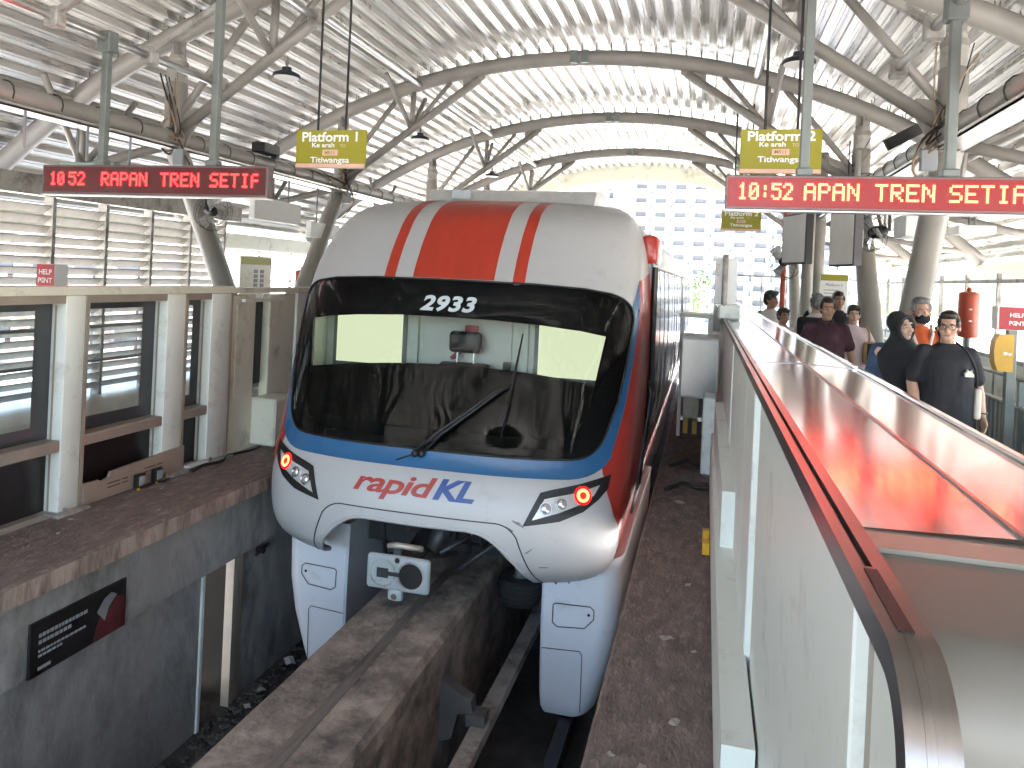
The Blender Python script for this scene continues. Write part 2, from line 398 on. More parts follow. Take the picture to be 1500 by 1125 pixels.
pts=[(XR+(R2+.2)*math.sin(a),ZA-RA+(R2+.2)*math.cos(a)) for a in [amax*i/20 for i in range(-20,21)]]
mb.add([(x,-9.1,z) for x,z in pts]+[(x,25.7,z) for x,z in pts],[(i,i+1,41+i+1,41+i) for i in range(40)]); mb.build('roof_outer_skin','concrete',roof)
for x in (XR-7.62,XR+7.62):
    g=MB(); z=arc(x)-.1; g.prism([(x-.16,z-.2),(x+.16,z-.2),(x+.16,z+.12),(x-.16,z+.12)],'y',-9,25.6); g.build('eave_gutter','panel_cream',roof)
# fascia at the far end
mb=MB(); N=40; a0=[amax*i/N for i in range(-N,N+1)]
f=[[(XR+r*math.sin(a),25.62,ZA-RA+r*math.cos(a)) for a in a0] for r in (RA-.25,RA+.5)]
k=len(a0); mb.add(f[0]+f[1]+[(x,25.8,z) for x,y,z in f[0]]+[(x,25.8,z) for x,y,z in f[1]],
   [(i,i+1,k+i+1,k+i) for i in range(k-1)]+[(2*k+i,2*k+i+1,3*k+i+1,3*k+i) for i in range(k-1)]+[(i,i+1,2*k+i+1,2*k+i) for i in range(k-1)])
mb.build('end_fascia','panel_cream',roof)
CL,CR=-6.5,2.2; NZ=3.42
fn={8.0:'nearest',12.4:'second',17.0:'third',21.6:'farthest'}
for y in FR:
    vis=y>7
    lab='%s curved steel roof arch with diagonal struts over the track'%fn[y] if vis else 'curved steel roof arch behind the photographer at %s'%{-5.2:'the rear end',-.8:'the middle',3.6:'the front of the bay'}[y]
    if vis: t=thing('roof_truss',lab,'roof truss',(XR,y,3.4),'roof trusses')
    else: t=struct(bpy.data.objects.new('roof_truss',None)); C.objects.link(t); t.location=(XR,y,3.4)
    xs=[lerp(XR-7.55,XR+7.55,i/48) for i in range(49)]
    MB().tube([(x,y,arc(x)) for x in xs],.125,14).build('arch','steel_white',t,True)
    j=MB()
    for s in (-1,1): j.box((XR+s*.09-.06,y-.137,arc(XR)-.11),(XR+s*.09+.06,y+.137,arc(XR)+.10))
    j.build('arch_splice','post_grey',t)
    for sgn,cx in ((-1,CL),(1,CR)):
        ex=XR+sgn*1.75; mx=lerp(cx,ex,.52); mz=lerp(NZ,arc(ex)-.16,.52)
        MB().tube([(cx,y,NZ),(ex,y,arc(ex)-.17)],.068,10).build('lower_chord','steel_white',t,True)
        g=MB(); g.prism([(ex+sgn*.30,arc(ex+sgn*.30)-.09),(ex-sgn*.10,arc(ex-sgn*.10)-.09),(ex-sgn*.10,arc(ex)-.17),(ex+sgn*.02,arc(ex)-.24),(ex+sgn*.22,arc(ex)-.34),(ex+sgn*.30,arc(ex)-.30)] ,'y',y-.012,y+.012); g.build('gusset_plate','steel_white',t)
        px=mx-sgn*-.15
        MB().tube([(mx,y,mz),(mx-sgn*.02,y,arc(mx)-.1)],.05,8).build('web_strut','steel_white',t,True)
        ux=lerp(cx,ex,.42)
        MB().tube([(cx,y-.0,NZ+.15),(mx+sgn*.25,y,arc(mx+sgn*.25)-.1)],.048,8).build('web_strut','steel_white',t,True)
        MB().tube([(mx,y,mz),(mx-sgn*.7,y,arc(mx-sgn*.7)-.12)],.04,8).build('web_strut','steel_white',t,True)
        for dy in (-.9,.9):
            MB().tube([(mx,y,mz),(mx+sgn*.12,y+dy,arc(mx)-.02)],.045,8).build('purlin_brace','steel_white',t,True)
        ox=XR+sgn*6.6
        MB().tube([(cx,y,NZ-.1),(ox,y,arc(ox)-.55),(ox+sgn*.55,y,arc(ox+sgn*.55)-.12)],.06,10).build('outer_chord','steel_white',t,True)
        MB().tube([(lerp(cx,ox,.6),y,lerp(NZ-.1,arc(ox)-.55,.6)),(lerp(cx,ox,.62),y,arc(lerp(cx,ox,.62))-.1)],.045,8).build('web_strut','steel_white',t,True)
        for dy in (-.75,.75):
            MB().tube([(lerp(cx,ox,.6),y,lerp(NZ-.1,arc(ox)-.55,.6)),(lerp(cx,ox,.55),y+dy,arc(lerp(cx,ox,.55))-.02)],.04,8).build('purlin_brace','steel_white',t,True)
    if vis:
        fx=MB()
        for i in range(-27,28):
            a=(i*.25+.02)/R2; x=XR+RA*math.sin(a); z0=ZA-RA+(RA+.11)*math.cos(a); z1=ZA-RA+(RA+.24)*math.cos(a)
            fx.tube([(x,y-.05,z0),(x+.01,y-.06,z1)],.008,5); fx.tube([(x,y+.05,z0),(x-.01,y+.06,z1)],.008,5)
        stuff(fx.build('sheet_clips','post_grey',t))
# purlins and long node tubes
for x,lab in ((-5.02,'pale steel purlin tube under the left roof slope'),(.62,'pale steel purlin tube under the right roof slope'),(-8.0,'pale outer purlin tube above the louvre wall'),(3.6,'pale outer purlin tube above the right platform')):
    tag(MB().tube([(x,Y0+.2,arc(x)-.03),(x,25.5,arc(x)-.03)],.055,10).build('purlin',"galv" if x in (-5.02,.62) else 'steel_white',None,True),lab,'purlin','purlins')
for x,lab in ((CL+.06,'thick white tube joining the left columns, with cable tray'),(CR-.06,'thick white tube joining the right columns, with cable tray')):
    t=thing('tie_tube',lab,'tie tube',(x,8,3.3))
    MB().tube([(x,Y0+.2,3.36),(x,25.5,3.36)],.105,14).build('tube','steel_white',t,True)
    ct=MB(); ct.box((x-.12,Y0+.2,3.215),(x+.14,25.5,3.235)); ct.box((x+.13,Y0+.2,3.215),(x+.14,25.5,3.26)); ct.box((x-.12,Y0+.2,3.215),(x-.11,25.5,3.26)); ct.build('cable_tray','galv',t)
    cb=MB()
    for q in range(7):
        pts=[]; ph=random.random()*6; xx=x-.09+q*.03
        for i in range(90):
            yy=3.5+i*.2; pts.append((xx+.012*math.sin(yy*1.3+ph),yy,3.25+.012*math.sin(yy*2.1+ph*2)+(.0)))
        cb.tube(pts,random.uniform(.006,.012),5)
    stuff(cb.build('tray_cables','cable_tan',t,True))
    ub=MB()
    for i in range(40): ub.tube([(x+.118*math.cos(a*PI/6),3.4+i*.55,3.36+.118*math.sin(a*PI/6)) for a in range(-1,9)],.007,5)
    stuff(ub.build('cable_ties','cable',t))
# columns: V legs, upright, collar
def column(x,ys,yb,side,where):
    if where=='hindmost': t=struct(bpy.data.objects.new('column',None)); C.objects.link(t); t.location=(x,yb,0)
    else: t=thing('column','%s pair of leaning white steel columns on the %s platform'%(where,side),'column',(x,yb,0),'leaning columns')
    for y in ys:
        dirn=Vector((0,yb-y,-NZ)).normalized()
        MB().tube([(x,y,NZ+.25),(x,y,NZ-.12),(x,y+dirn.y*.6,NZ-.12+dirn.z*.55),(x,yb+(.12 if y>yb else -.12),0)],[.125,.13,.135,.155],16).build('leg','steel_white',t,40)
        u=MB(); u.lathe([(.13,NZ+.1),(.13,arc(x)-.62),(.118,arc(x)-.6)],(x,y,0),18); u.build('upright','steel_white',t,40)
        u=MB(); u.lathe([(.12,arc(x)-.60),(.122,arc(x)-.40),(.095,arc(x)-.26)],(x,y,0),18); u.build('collar','stained',t,40)
        u=MB(); u.lathe([(.128,arc(x)-.405),(.128,arc(x)-.34)],(x,y,0),18); u.build('collar_band','steel_white',t,40)
        u=MB(); u.box((x-.10,y-.015,arc(x)-.30),(x+.10,y+.015,arc(x)-.05)); u.box((x-.015,y-.10,arc(x)-.30),(x+.015,y+.10,arc(x)-.06)); u.build('head_plate','steel_white',t)
        s=1 if x<XR else -1
        u=MB(); u.prism([(x+s*.10,NZ-.35),(x+s*.10,NZ+.3),(x+s*.32,NZ+.33),(x+s*.36,NZ+.2),(x+s*.2,NZ-.05)],'y',y-.014,y+.014); u.build('node_gusset','steel_white',t)
    MB().bbox((x-.3,yb-.4,0),(x+.3,yb+.4,.05),.01,1).build('base_plate','stained',t)
for x,side in ((CL,'left'),(CR,'right')):
    column(x,(8.0,12.4),10.2,side,'nearer'); column(x,(17.0,21.6),19.3,side,'farther')
    column(x,(-.8,3.6),1.4,side,'hindmost')
# long silver sign-hanger pipes with clamps, and cross braces
def clamp(p,m='post_grey'):
    x,y,z=p; return MB().bbox((x-.075,y-.06,z-.09),(x+.075,y+.06,z+.09),.012,1)
for side,xa,za,xb,zb in (('left',-5.84,4.02,-4.57,4.78),('right',1.70,4.02,.69,4.72)):
    for nm,x,z in (('outer',xa,za),('inner',xb,zb)):
        t=thing('hanger_pipe','%s silver hanger pipe clamped under the nearest arch, %s side'%(nm,side),'pipe',(x,6,z))
        MB().tube([(x,2.2,z),(x,8.0,z)],.042,12).build('pipe','galv',t,True)
        for y in (5.55,6.75,7.93): clamp((x,y,z)).build('clamp','stained',t)
    for y in (5.55,6.75):
        tag(MB().bar((xa,y,za+.03),(xb,y,zb),.06,.06).build('hanger_brace','stained'),'%s grey diagonal brace between the %s hanger pipes'%('nearer' if y<6 else 'farther',side),'brace')
# round bay lamps
def lamp(x,y,z,lab):
    t=thing('bay_lamp',lab,'lamp',(x,y,z),'round bay lamps')
    u=MB(); u.lathe([(.055,.11),(.06,.07),(.10,.055),(.155,.03),(.165,.0),(.15,-.012)],(x,y,z),24); u.build('housing','black_steel',t,40)
    u=MB(); u.lathe([(.148,-.008),(.145,-.016)],(x,y,z),24); u.build('diffuser','sign_white',t)
    u=MB(); u.tube([(x,y,z+.1),(x,y,z+.24)],.012,6); u.tube([(x+.02*math.cos(a),y,z+.16+.03*math.sin(a)) for a in [i*PI/4 for i in range(9)]],.006,5); u.build('hook','post_grey',t)
lamp(-4.97,8.0,4.12,'round bay lamp under the nearest arch, left of the track')
lamp(.80,8.0,4.12,'round bay lamp under the nearest arch, right of the track')
lamp(-5.0,12.4,4.2,'round bay lamp under the second arch, left side')
lamp(.75,12.4,4.2,'round bay lamp under the second arch, right side')
lamp(-5.0,17.0,4.2,'round bay lamp under the third arch, left side')

# ------------------------------------------------------------------ the train
TX=-2.04; SN=2.6
TP=[(2.60,8.0,.85,.62),(2.585,7.2,1.09,.62),(2.53,6.75,1.25,.62),(2.40,6.40,1.38,.62),(2.15,6.13,1.47,.62),(1.79,5.89,1.52,.62),(1.3,5.72,1.54,.62),(.9,5.60,1.54,.62),(.46,5.45,1.53,.62),(.30,5.36,1.52,.62),(.10,5.29,1.50,.62),(-.15,5.27,1.47,.62),(-.32,5.33,1.43,.62),(-.45,5.48,1.35,.60),(-.50,5.62,1.27,.55)]
def _dense():
    out=[]; P=[list(p) for p in TP]
    for i in range(len(P)-1):
        p0=P[max(i-1,0)];p1=P[i];p2=P[i+1];p3=P[min(i+2,len(P)-1)]
        for k in range(24):
            t=k/24; q=[.5*((2*b)+(-a+c)*t+(2*a-5*b+4*c-d)*t*t+(-a+3*b-3*c+d)*t**3) for a,b,c,d in zip(p0,p1,p2,p3)]
            out.append(q)
    out.append(P[-1])
    for i in range(1,len(out)): out[i][0]=min(out[i][0],out[i-1][0]-1e-5)
    return out
TD=_dense()
import bisect as _bi
_TZ=[-p[0] for p in TD]
def tprof(z):
    i=min(max(_bi.bisect_right(_TZ,-z)-1,0),len(TD)-2); a=TD[i];b=TD[i+1]
    t=min(max((a[0]-z)/(a[0]-b[0]),0),1); return [lerp(a[k],b[k],t) for k in (1,2,3)]
def S(ph,z,off=0.):
    if off:
        e=.004; a=S(ph+e,z)-S(ph-e,z); z2=min(z+.006,2.599); z1=max(z-.006,-.4999); b=S(ph,z2)-S(ph,z1)
        nn=a.cross(b)
        if nn.length<1e-12: nn=Vector((0,-1,0))
        nn.normalize()
        if nn.y>0 and abs(ph)<1.2: nn=-nn
        return S(ph,z)+nn*off
    y,w_,D=tprof(z); s=abs(math.sin(ph)); c=max(math.cos(ph),0.)
    if abs(ph)>PI/2: s,c=1.,0.
    ext=max(abs(ph)-PI/2,0)*1.0            # beyond the corner: straight back along the side
    return Vector((TX+math.copysign(w_*s**(2/SN),ph), y+D*(1-c**(2/SN))+ext, z))
def PHI(x,z):
    w_=tprof(z)[1]; u=min(abs(x)/w_,1.); return math.copysign(math.asin(u**(SN/2)),x)
def dens(poly,d=.04):
    out=[]; n=len(poly)
    for i in range(n):
        a=poly[i]; b=poly[(i+1)%n]; k=max(1,int(math.hypot(b[0]-a[0],b[1]-a[1])/d))
        for j in range(k): out.append((lerp(a[0],b[0],j/k),lerp(a[1],b[1],j/k)))
    return out
def xz(poly,d=.03): return [(PHI(x,z),z) for x,z in dens(poly,d)]
def mirror(poly): return [(-x,z) for x,z in reversed(poly)]
def bez(p0,p1,p2,n=6): return [((1-t)**2*p0[0]+2*t*(1-t)*p1[0]+t*t*p2[0],(1-t)**2*p0[1]+2*t*(1-t)*p1[1]+t*t*p2[1]) for t in [i/n for i in range(n+1)]]
def cutgrid(vs,fs,dp=.06,dz=.06):
    bm=bmesh.new(); bv=[bm.verts.new((v[0],v[1],0)) for v in vs]
    for f in fs:
        try: bm.faces.new([bv[i] for i in f])
        except ValueError: pass
    for ax,d in ((0,dp),(1,dz)):
        cs=[v.co[ax] for v in bm.verts]; lo,hi=min(cs),max(cs); k=math.ceil(lo/d)
        while k*d<hi:
            co=[0,0,0]; no=[0,0,0]; co[ax]=k*d+1e-4; no[ax]=1
            bmesh.ops.bisect_plane(bm,geom=bm.verts[:]+bm.edges[:]+bm.faces[:],plane_co=co,plane_no=no,dist=1e-6); k+=1
    bmesh.ops.remove_doubles(bm,verts=bm.verts[:],dist=1e-5)
    bm.verts.index_update()
    r=[(v.co.x,v.co.y) for v in bm.verts],[tuple(v.index for v in f.verts) for f in bm.faces]; bm.free(); return r
def patch(polys,name,m,parent,off=0.,both=False,thick=0.,dp=.06,dz=.06,smooth=True):
    """polys in (phi,z); mapped on the cab surface"""
    bm=bmesh.new()
    for poly in polys:
        tri=tessellate_polygon([[Vector((p[0],p[1],0)) for p in poly]])
        vs,fs=cutgrid(poly,tri,dp,dz)
        for sg in ((1,-1) if both else (1,)):
            bv=[bm.verts.new(S(p*sg,z,off)) for p,z in vs]
            for f in fs:
                q=[bv[i] for i in f]
                if sg<0: q.reverse()
                try: bm.faces.new(q)
                except ValueError: pass
    bmesh.ops.remove_doubles(bm,verts=bm.verts[:],dist=2e-4)
    bmesh.ops.recalc_face_normals(bm,faces=bm.faces[:])
    # face outwards
    s=sum(f.normal.dot(f.calc_center_median()-Vector((TX,8,1))) for f in bm.faces)
    if s<0: bmesh.ops.reverse_faces(bm,faces=bm.faces[:])
    o=MB().bm(bm).build(name,m,parent,smooth,fixn=False)
    if thick:
        md=o.modifiers.new('shell','SOLIDIFY'); md.thickness=thick; md.offset=-1
    return o
def surf_text(s,x,z,size,m,parent,name='lettering',off=.004,tilt=0.,sx=1.,**k):
    vs,fs=text_mesh(s,size,**k)
    for v in vs: v.x*=sx
    vs2,fs2=cutgrid([(v.x,v.y) for v in vs],fs,.05,.05)
    return MB().add([S(PHI(x+vx,z+vy+tilt*vx),z+vy+tilt*vx,off) for vx,vy in vs2],fs2).build(name,m,parent,fixn=False)
train=thing('monorail_train','white monorail train with blue windscreen band and red stripes, number 2933','train',(TX,8,-.65))
# outlines in (x,z), right half
WS_R=[(0,.485),(.6,.485),(1.0,.49)]+bez((1.12,.495),(1.28,.50),(1.34,.66))+[(1.41,.9),(1.455,1.2),(1.475,1.45)]+bez((1.48,1.56),(1.47,1.70),(1.30,1.745))+[(1.1,1.775),(.7,1.795),(0,1.80)]
def half_closed(r): return r+[(-x,z) for x,z in reversed(r) if abs(x)>1e-6]
AR_R=[(0,-.035),(.40,-.03)]+bez((.46,-.035),(.58,-.05),(.68,-.15))+[(.78,-.26),(.86,-.40),(.905,-.4999)]
# white shell: half polygon with windscreen and coupler mouth left out
sh=AR_R+[(PI,0)]; 
half=[(PHI(x,z),z) for x,z in dens(AR_R[:],.03)[:-1] if x<.91 and not(abs(x)<1e-9 and z<-.04)]
half=[(PHI(x,z),z) for x,z in (lambda q:q)( [p for i in range(len(AR_R)-1) for p in [(lerp(AR_R[i][0],AR_R[i+1][0],j/4),lerp(AR_R[i][1],AR_R[i+1][1],j/4)) for j in range(4)]]+[AR_R[-1]])]
half+= [(lerp(half[-1][0],PI/2,j/6),-.4999) for j in range(1,7)]
half+= [(PI/2,z) for z in [-.4,-.2,0,.3,.8,1.3,1.8,2.2,2.4,2.5,2.56,2.585]]
half+= [(PI/2,2.599),(0,2.599)]
wsl=[p for i in range(len(WS_R)-1) for p in [(lerp(WS_R[i][0],WS_R[i+1][0],j/4),lerp(WS_R[i][1],WS_R[i+1][1],j/4)) for j in range(4)]]+[WS_R[-1]]
half+= [(PHI(x,z),z) for x,z in reversed(wsl)]
shell=patch([half],'cab_shell','train_white',train,both=True,thick=.03,dp=.05,dz=.035)
# cab sides and roof behind the nose
mb=MB(); zs=[2.599,2.59,2.58,2.56,2.53,2.48,2.4,2.3,2.15,1.95,1.7,1.3,.9,.5,.2,-.1,-.3,-.42,-.4999]
for sg in (-1,1):
    A=[S(sg*PI/2,z) for z in zs]; B=[Vector((p.x,7.35 if p.y<7.35 else p.y,p.z)) for p in A]
    MB().rings([A,B],cap=False,closed=False).build('cab_side','train_white',train,40,fixn=True)
# livery: patches 3 mm proud
bl=[(PHI(x,z),z) for x,z in wsl]
blo=[(0,.355),(.6,.355),(1.0,.358)]+bez((1.12,.36),(1.32,.37),(1.39,.50))+[(1.46,.85),(1.497,1.2),(1.515,1.5),(1.512,1.7),(1.49,1.86)]
blo_d=[p for i in range(len(blo)-1) for p in [(lerp(blo[i][0],blo[i+1][0],j/4),lerp(blo[i][1],blo[i+1][1],j/4)) for j in range(4)]]+[blo[-1]]
inner=[p for p in wsl if p[1]<1.66 ]
inner=inner[:[i for i,p in enumerate(inner) if p[1]<1.64][-1]+1] if inner else inner
band=[(PHI(x,z),z) for x,z in blo_d]+[(PHI(x,z),z) for x,z in reversed([p for p in wsl if p[0]<1.5 and (p[1]<1.0 or p[0]>1.40) and p[1]<1.64])]
patch([band],'blue_band','train_blue',train,.003,both=True,dp=.05,dz=.05)
rd=[p for p in blo_d if p[0]>1.33 and p[1]>.40]
red=[(PHI(x,z),z) for x,z in rd]+[(PI/2+1.3,2.0),(PI/2+1.45,1.0),(PI/2+1.45,-.47),(PI/2-.02,-.47),(PHI(1.47,-.2),-.2),(PHI(1.475,-.05),-.05),(PHI(1.44,.1),.1),(PHI(1.39,.26),.26),(PHI(1.345,.40),.40)]
for sg in (1,-1): patch([[(p*sg,z) for p,z in red]],'red_flank','train_red',train,.0035,dp=.05,dz=.05)
def ztop(x): return 2.594
for nm,x0,x1 in (('roof_stripe',-.35,.36),):
    patch([[(PHI(x0,z),z) for z in [2.594,2.59,2.58,2.56,2.5,2.4,2.2,2.0,1.81]]+[(PHI(x1,z),z) for z in [1.81,2.0,2.2,2.4,2.5,2.56,2.58,2.59,2.594]]],nm,'stripe_red',train,.003,dz=.03)
for s in (-1,1):
    patch([[(PHI(s*.515,z),z) for z in [2.594,2.59,2.58,2.56,2.5,2.4,2.2,2.0,1.80]]+[(PHI(s*.615,z),z) for z in [1.80,2.0,2.2,2.4,2.5,2.56,2.58,2.59,2.594]]],'roof_stripe','stripe_red',train,.003,dz=.03)
# windscreen: glass, printed black band, gasket
ws_full=[(PHI(x,z),z) for x,z in half_closed(wsl)]
gl=patch([ws_full],'windscreen','windshield',train,-.004,dp=.05,dz=.05)
top=[p for p in wsl if p[1]>1.5]
fr_in=[(0,1.50),(.4,1.497),(.8,1.475),(1.1,1.445),(1.29,1.41)]
fr=[(PHI(x,z),z) for x,z in dens(fr_in+[(1.25,1.2),(1.215,.97),(1.24,.97),(1.34,.97)]+[p for p in wsl if p[1]>.97 and p[0]>1.3]+[p for p in wsl if p[1]>1.5 and p[0]<=1.3],.05)[:-1]]
fr_poly=fr_in+[(1.26,1.2),(1.225,.95),(1.20,.80),(1.10,.62),(.98,.56),(0,.55),(0,.485)]+[p for p in wsl[1:]]
patch([xz(fr_poly,.05)],'black_print','frit_black',gl,-.008,both=True,dp=.05,dz=.05)
gk=MB(); loop=[S(p,z,.002) for p,z in xz(half_closed(wsl),.05)]
gk.tube(loop+[loop[0]],.009,6); gk.build('windscreen_gasket','gasket',train,True)
surf_text('2933',0.0,1.548,.165,'letter_grey',train,bold=.006,shear=.22,off=.003,space=1.08,sx=1.32)
# logo lettering
surf_text('rapid',-.225,.165,.195,'letter_red',train,bold=.0045,shear=.3,space=.95,sx=1.66)
surf_text('KL',.275,.165,.195,'letter_blue',train,bold=.007,shear=.3,space=.92,sx=1.45)
# panel seam above the coupler mouth
sm=[(-.955,-.49),(-.905,-.37),(-.80,-.1)]+bez((-.78,-.05),(-.72,.035),(-.62,.04))+[(0,.04)]+[(x,z) for x,z in reversed([(-p[0],p[1]) for p in bez((-.78,-.05),(-.72,.035),(-.62,.04))])]+[(.80,-.1),(.905,-.37),(.955,-.49)]
def dopen(poly,d=.04):
    out=[]
    for a,b in zip(poly,poly[1:]):
        k=max(1,int(math.hypot(b[0]-a[0],b[1]-a[1])/d))
        for j in range(k): out.append((lerp(a[0],b[0],j/k),lerp(a[1],b[1],j/k)))
    return out+[poly[-1]]
MB().tube([S(PHI(x,z),z,.0) for x,z in dopen(sm)],.005,5).build('panel_seam','gasket',train)
lip=dopen(half_closed(AR_R[:-1]+[(.9,-.495)])[:])
lip=dopen([(-x,z) for x,z in reversed(AR_R)][:-1]+AR_R)
MB().tube([S(PHI(x,max(z,-.495)),max(z,-.495),-.012) for x,z in lip],.018,6).build('mouth_lip','train_white',train,True)
# headlights
HL=[(.82,.035),(.925,.27),(1.0,.292),(1.20,.335),(1.405,.39),(1.395,.30),(1.335,.225),(1.24,.148),(1.08,.08)]
HLi=[(.885,.082),(.96,.228),(1.02,.243),(1.20,.28),(1.335,.325),(1.30,.255),(1.22,.20),(1.07,.14)]
for s in (-1,1):
    hp=patch([xz([(s*x,z) for x,z in HL],.04)],'headlight','gasket',train,.004,dp=.04,dz=.04)
    patch([xz([(s*x,z) for x,z in HLi],.04)],'headlight_tray','lens_grey',hp,.006,dp=.04,dz=.04)
    for x,z,r,k in ((.975,.165,.042,0),(1.085,.20,.038,0),(1.225,.258,.046,1)):
        c=S(PHI(s*x,z),z,.007); nn=(S(PHI(s*x,z),z,.02)-S(PHI(s*x,z),z,0.)).normalized(); M=nn.to_track_quat('Z','Y').to_matrix()
        if k:
            MB().lathe([(r+.006,-.002),(r,.010),(r-.012,.012),(r-.015,.004)],c,24,M).build('tail_lamp_ring','tail_ring',hp,40)
            MB().lathe([(r-.016,.003),(.006,.007)],c,24,M).build('tail_lamp_core','tail_core',hp,True)
            MB().lathe([(r+.022,-.004),(r+.018,.003),(r+.008,.004)],c,24,M).build('tail_lamp_lens','tail_glow',hp,True)
        else:
            MB().lathe([(r+.006,-.002),(r+.004,.012),(r,.012),(r-.004,.004)],c,20,M).build('lamp_bezel','chrome',hp,40)
            MB().lathe([(r-.004,.003),(r*.7,.012),(.004,.017)],c,20,M).build('lamp_lens','reflector',hp,True)
for sc0 in ([(.845,-.155),(.905,-.115),(.90,-.125),(.86,-.16)],[(.94,-.262),(1.0,-.258),(1.02,-.266),(.95,-.272)],[(.74,.075),(.80,.06),(.84,.02),(.79,.04),(.75,.06)],[(.70,.03),(.76,.0),(.75,-.012),(.71,.01)]):
    patch([xz(sc0,.02)],'scuff_mark','scuff',train,.002,dp=.03,dz=.03)
# marker dot lamps
# wipers
def onws(x,z,o=.02): return S(PHI(x,z),z,o)
wp=MB(); wp.tube([onws(-.02,.455,.02),onws(.12,.6,.05),onws(.55,.96,.05),onws(.62,1.0,.04)],[.014,.012,.010,.008],6)
wp.tube([onws(-.07,.455,.02),onws(.06,.58,.06),onws(.5,.94,.06),onws(.61,.985,.04)],[.014,.012,.010,.008],6)
wo_=wp.build('wiper_arm','black_plastic',train,True)
wb=MB(); wb.tube([onws(.58,.62,.014),onws(.62,1.0,.018),onws(.655,1.40,.014)],[.006,.011,.006],6); wb.tube([onws(.60,.86,.03),onws(.62,1.0,.045),onws(.645,1.2,.03)],.006,5); wb.build('wiper_blade','black_plastic',wo_,True)
wb=MB(); wb.tube([onws(-.22,.39,.012),onws(-.07,.455,.02)],.006,5); wb.ell(onws(-.02,.45,.02),(.03,.03,.03),8,6); wb.ell(onws(-.075,.448,.02),(.03,.03,.03),8,6); wb.build('wiper_hub','black_plastic',wo_,True)
# cab interior
cy0=6.46
cb=MB()
cb.box((TX-1.43,cy0,.3),(TX+1.43,cy0+.04,2.1)); ch=cb.build('cab_bulkhead','cab_white',train)
for s in (-1,1):
    f=MB(); f.bbox((TX+s*.60,cy0-.02,.95),(TX+s*1.34,cy0-.002,1.82),.06,3); fo=f.build('window_frame','cab_grey',ch,True)
    f=MB(); f.bbox((TX+s*.64,cy0-.028,.99),(TX+s*1.30,cy0-.021,1.78),.05,3); f.build('lit_pane','lit_window',fo)
    MB().box((TX+s*.48,cy0-.05,.4),(TX+s*.55,cy0-.002,1.9)).build('door_post','cab_white',ch)
MB().bbox((TX-.44,cy0-.02,.4),(TX+.40,cy0-.003,1.46),.01,1).build('cab_door','sign_white',ch)
MB().bbox((TX-.46,cy0-.04,1.465),(TX+.42,cy0-.004,1.60),.01,1).build('door_header','cab_grey',ch)
MB().box((TX-1.435,6.22,.3),(TX-1.415,6.46,1.75)).build('cab_lining','cab_white',ch); MB().box((TX+1.415,6.22,.3),(TX+1.435,6.46,1.75)).build('cab_lining','cab_white',ch)
MB().box((TX-1.3,6.15,1.84),(TX+1.3,6.46,1.87)).build('cab_ceiling','cab_white',ch)
# dashboard: dark moulded top, curved edge
dm=MB(); rings=[]
for i in range(25):
    u=i/24*2-1; x=TX+u*1.42; yb=6.2-.08*u*u; f=S(PHI(u*1.40,.6),.6,-.06)
    zt=1.06-.10*abs(u)**2
    rings.append([(x,f.y+.02,.30),(x,f.y+.02,.62),(x,lerp(f.y,yb,.5),.80),(x,yb-.08,zt-.04),(x,yb,zt),(x,yb+.05,zt-.03),(x,yb+.06,.3)])
dm.rings(rings); dm.build('dashboard','dash_black',train,50)
dm=MB(); dm.bbox((TX-.1,6.55,1.0),(TX+.22,6.62,1.2),.02,2); 
st=MB(); st.bbox((TX-.14,6.27,1.16),(TX+.16,6.35,1.35),.05,3); so=st.build('headrest','black_plastic',train,True)
st=MB(); st.bbox((TX-.24,6.26,.5),(TX+.26,6.38,1.075),.06,3); st.build('seat_back','black_plastic',train,True)
st=MB(); st.tube([(TX-.06,6.31,1.05),(TX-.06,6.31,1.2)],.010,6); st.tube([(TX+.09,6.31,1.05),(TX+.09,6.31,1.2)],.010,6); st.build('headrest_stems','chrome',so)
st=MB(); st.box((TX-.02,6.37,1.30),(TX+.1,6.40,1.40)); st.bar((TX-.13,6.38,1.10),(TX+.12,6.38,1.32),.03,.10,(0,1,0)); st.build('red_strap','sign_red',so)
st=MB(); st.box((TX+.36,6.3,.9),(TX+.42,6.36,1.10)); st.build('hand_set','black_plastic',train)
# skirts either side of the beam
for s in (-1,1):
    rings=[]
    for z,xi,xo,y in ((-.36,.86,1.49,5.98),(-.6,.86,1.49,5.97),(-.9,.86,1.475,5.96),(-1.2,.865,1.425,5.97),(-1.5,.87,1.345,5.99),(-1.62,.88,1.31,6.0),(-1.68,.90,1.27,6.03)):
        ring=[]
        for k in range(9):
            a=k/8*PI/2; ring.append((TX+s*(xo-.16+.16*math.sin(a)),y+.22*(1-math.cos(a)),z))
        ring=[(TX+s*xi,y+.015,z),(TX+s*(xi+.02),y,z)]+ring+[(TX+s*xo,9.2,z),(TX+s*xi,9.2,z)]
        rings.append(ring)
    sk=MB().rings(rings).build('skirt','train_skirt',train,35)
    def skp(x,z):  # point on front of skirt, x offset from centre
        return Vector((TX+s*x,5.957+abs(z+.9)*.03-.003,z))
    def line(pts,r=.004,m='gasket',nm='hatch_seam'): MB().tube([skp(x,z) for x,z in dopen(pts,.03)],r,5).build(nm,m,sk)
    line([(.96,-.90),(.96,-.77),(.98,-.755),(1.26,-.745),(1.29,-.77),(1.29,-.84),(1.22,-.92),(1.0,-.94),(.96,-.91),(.96,-.90)])
    line([(.88,-1.13),(1.19,-1.11),(1.21,-1.14),(1.21,-1.60)],.003)
    MB().ell(skp(1.25,-.81)+Vector((0,-.003,0)),(.012,.006,.012),8,6).build('hatch_lock','gasket',sk)
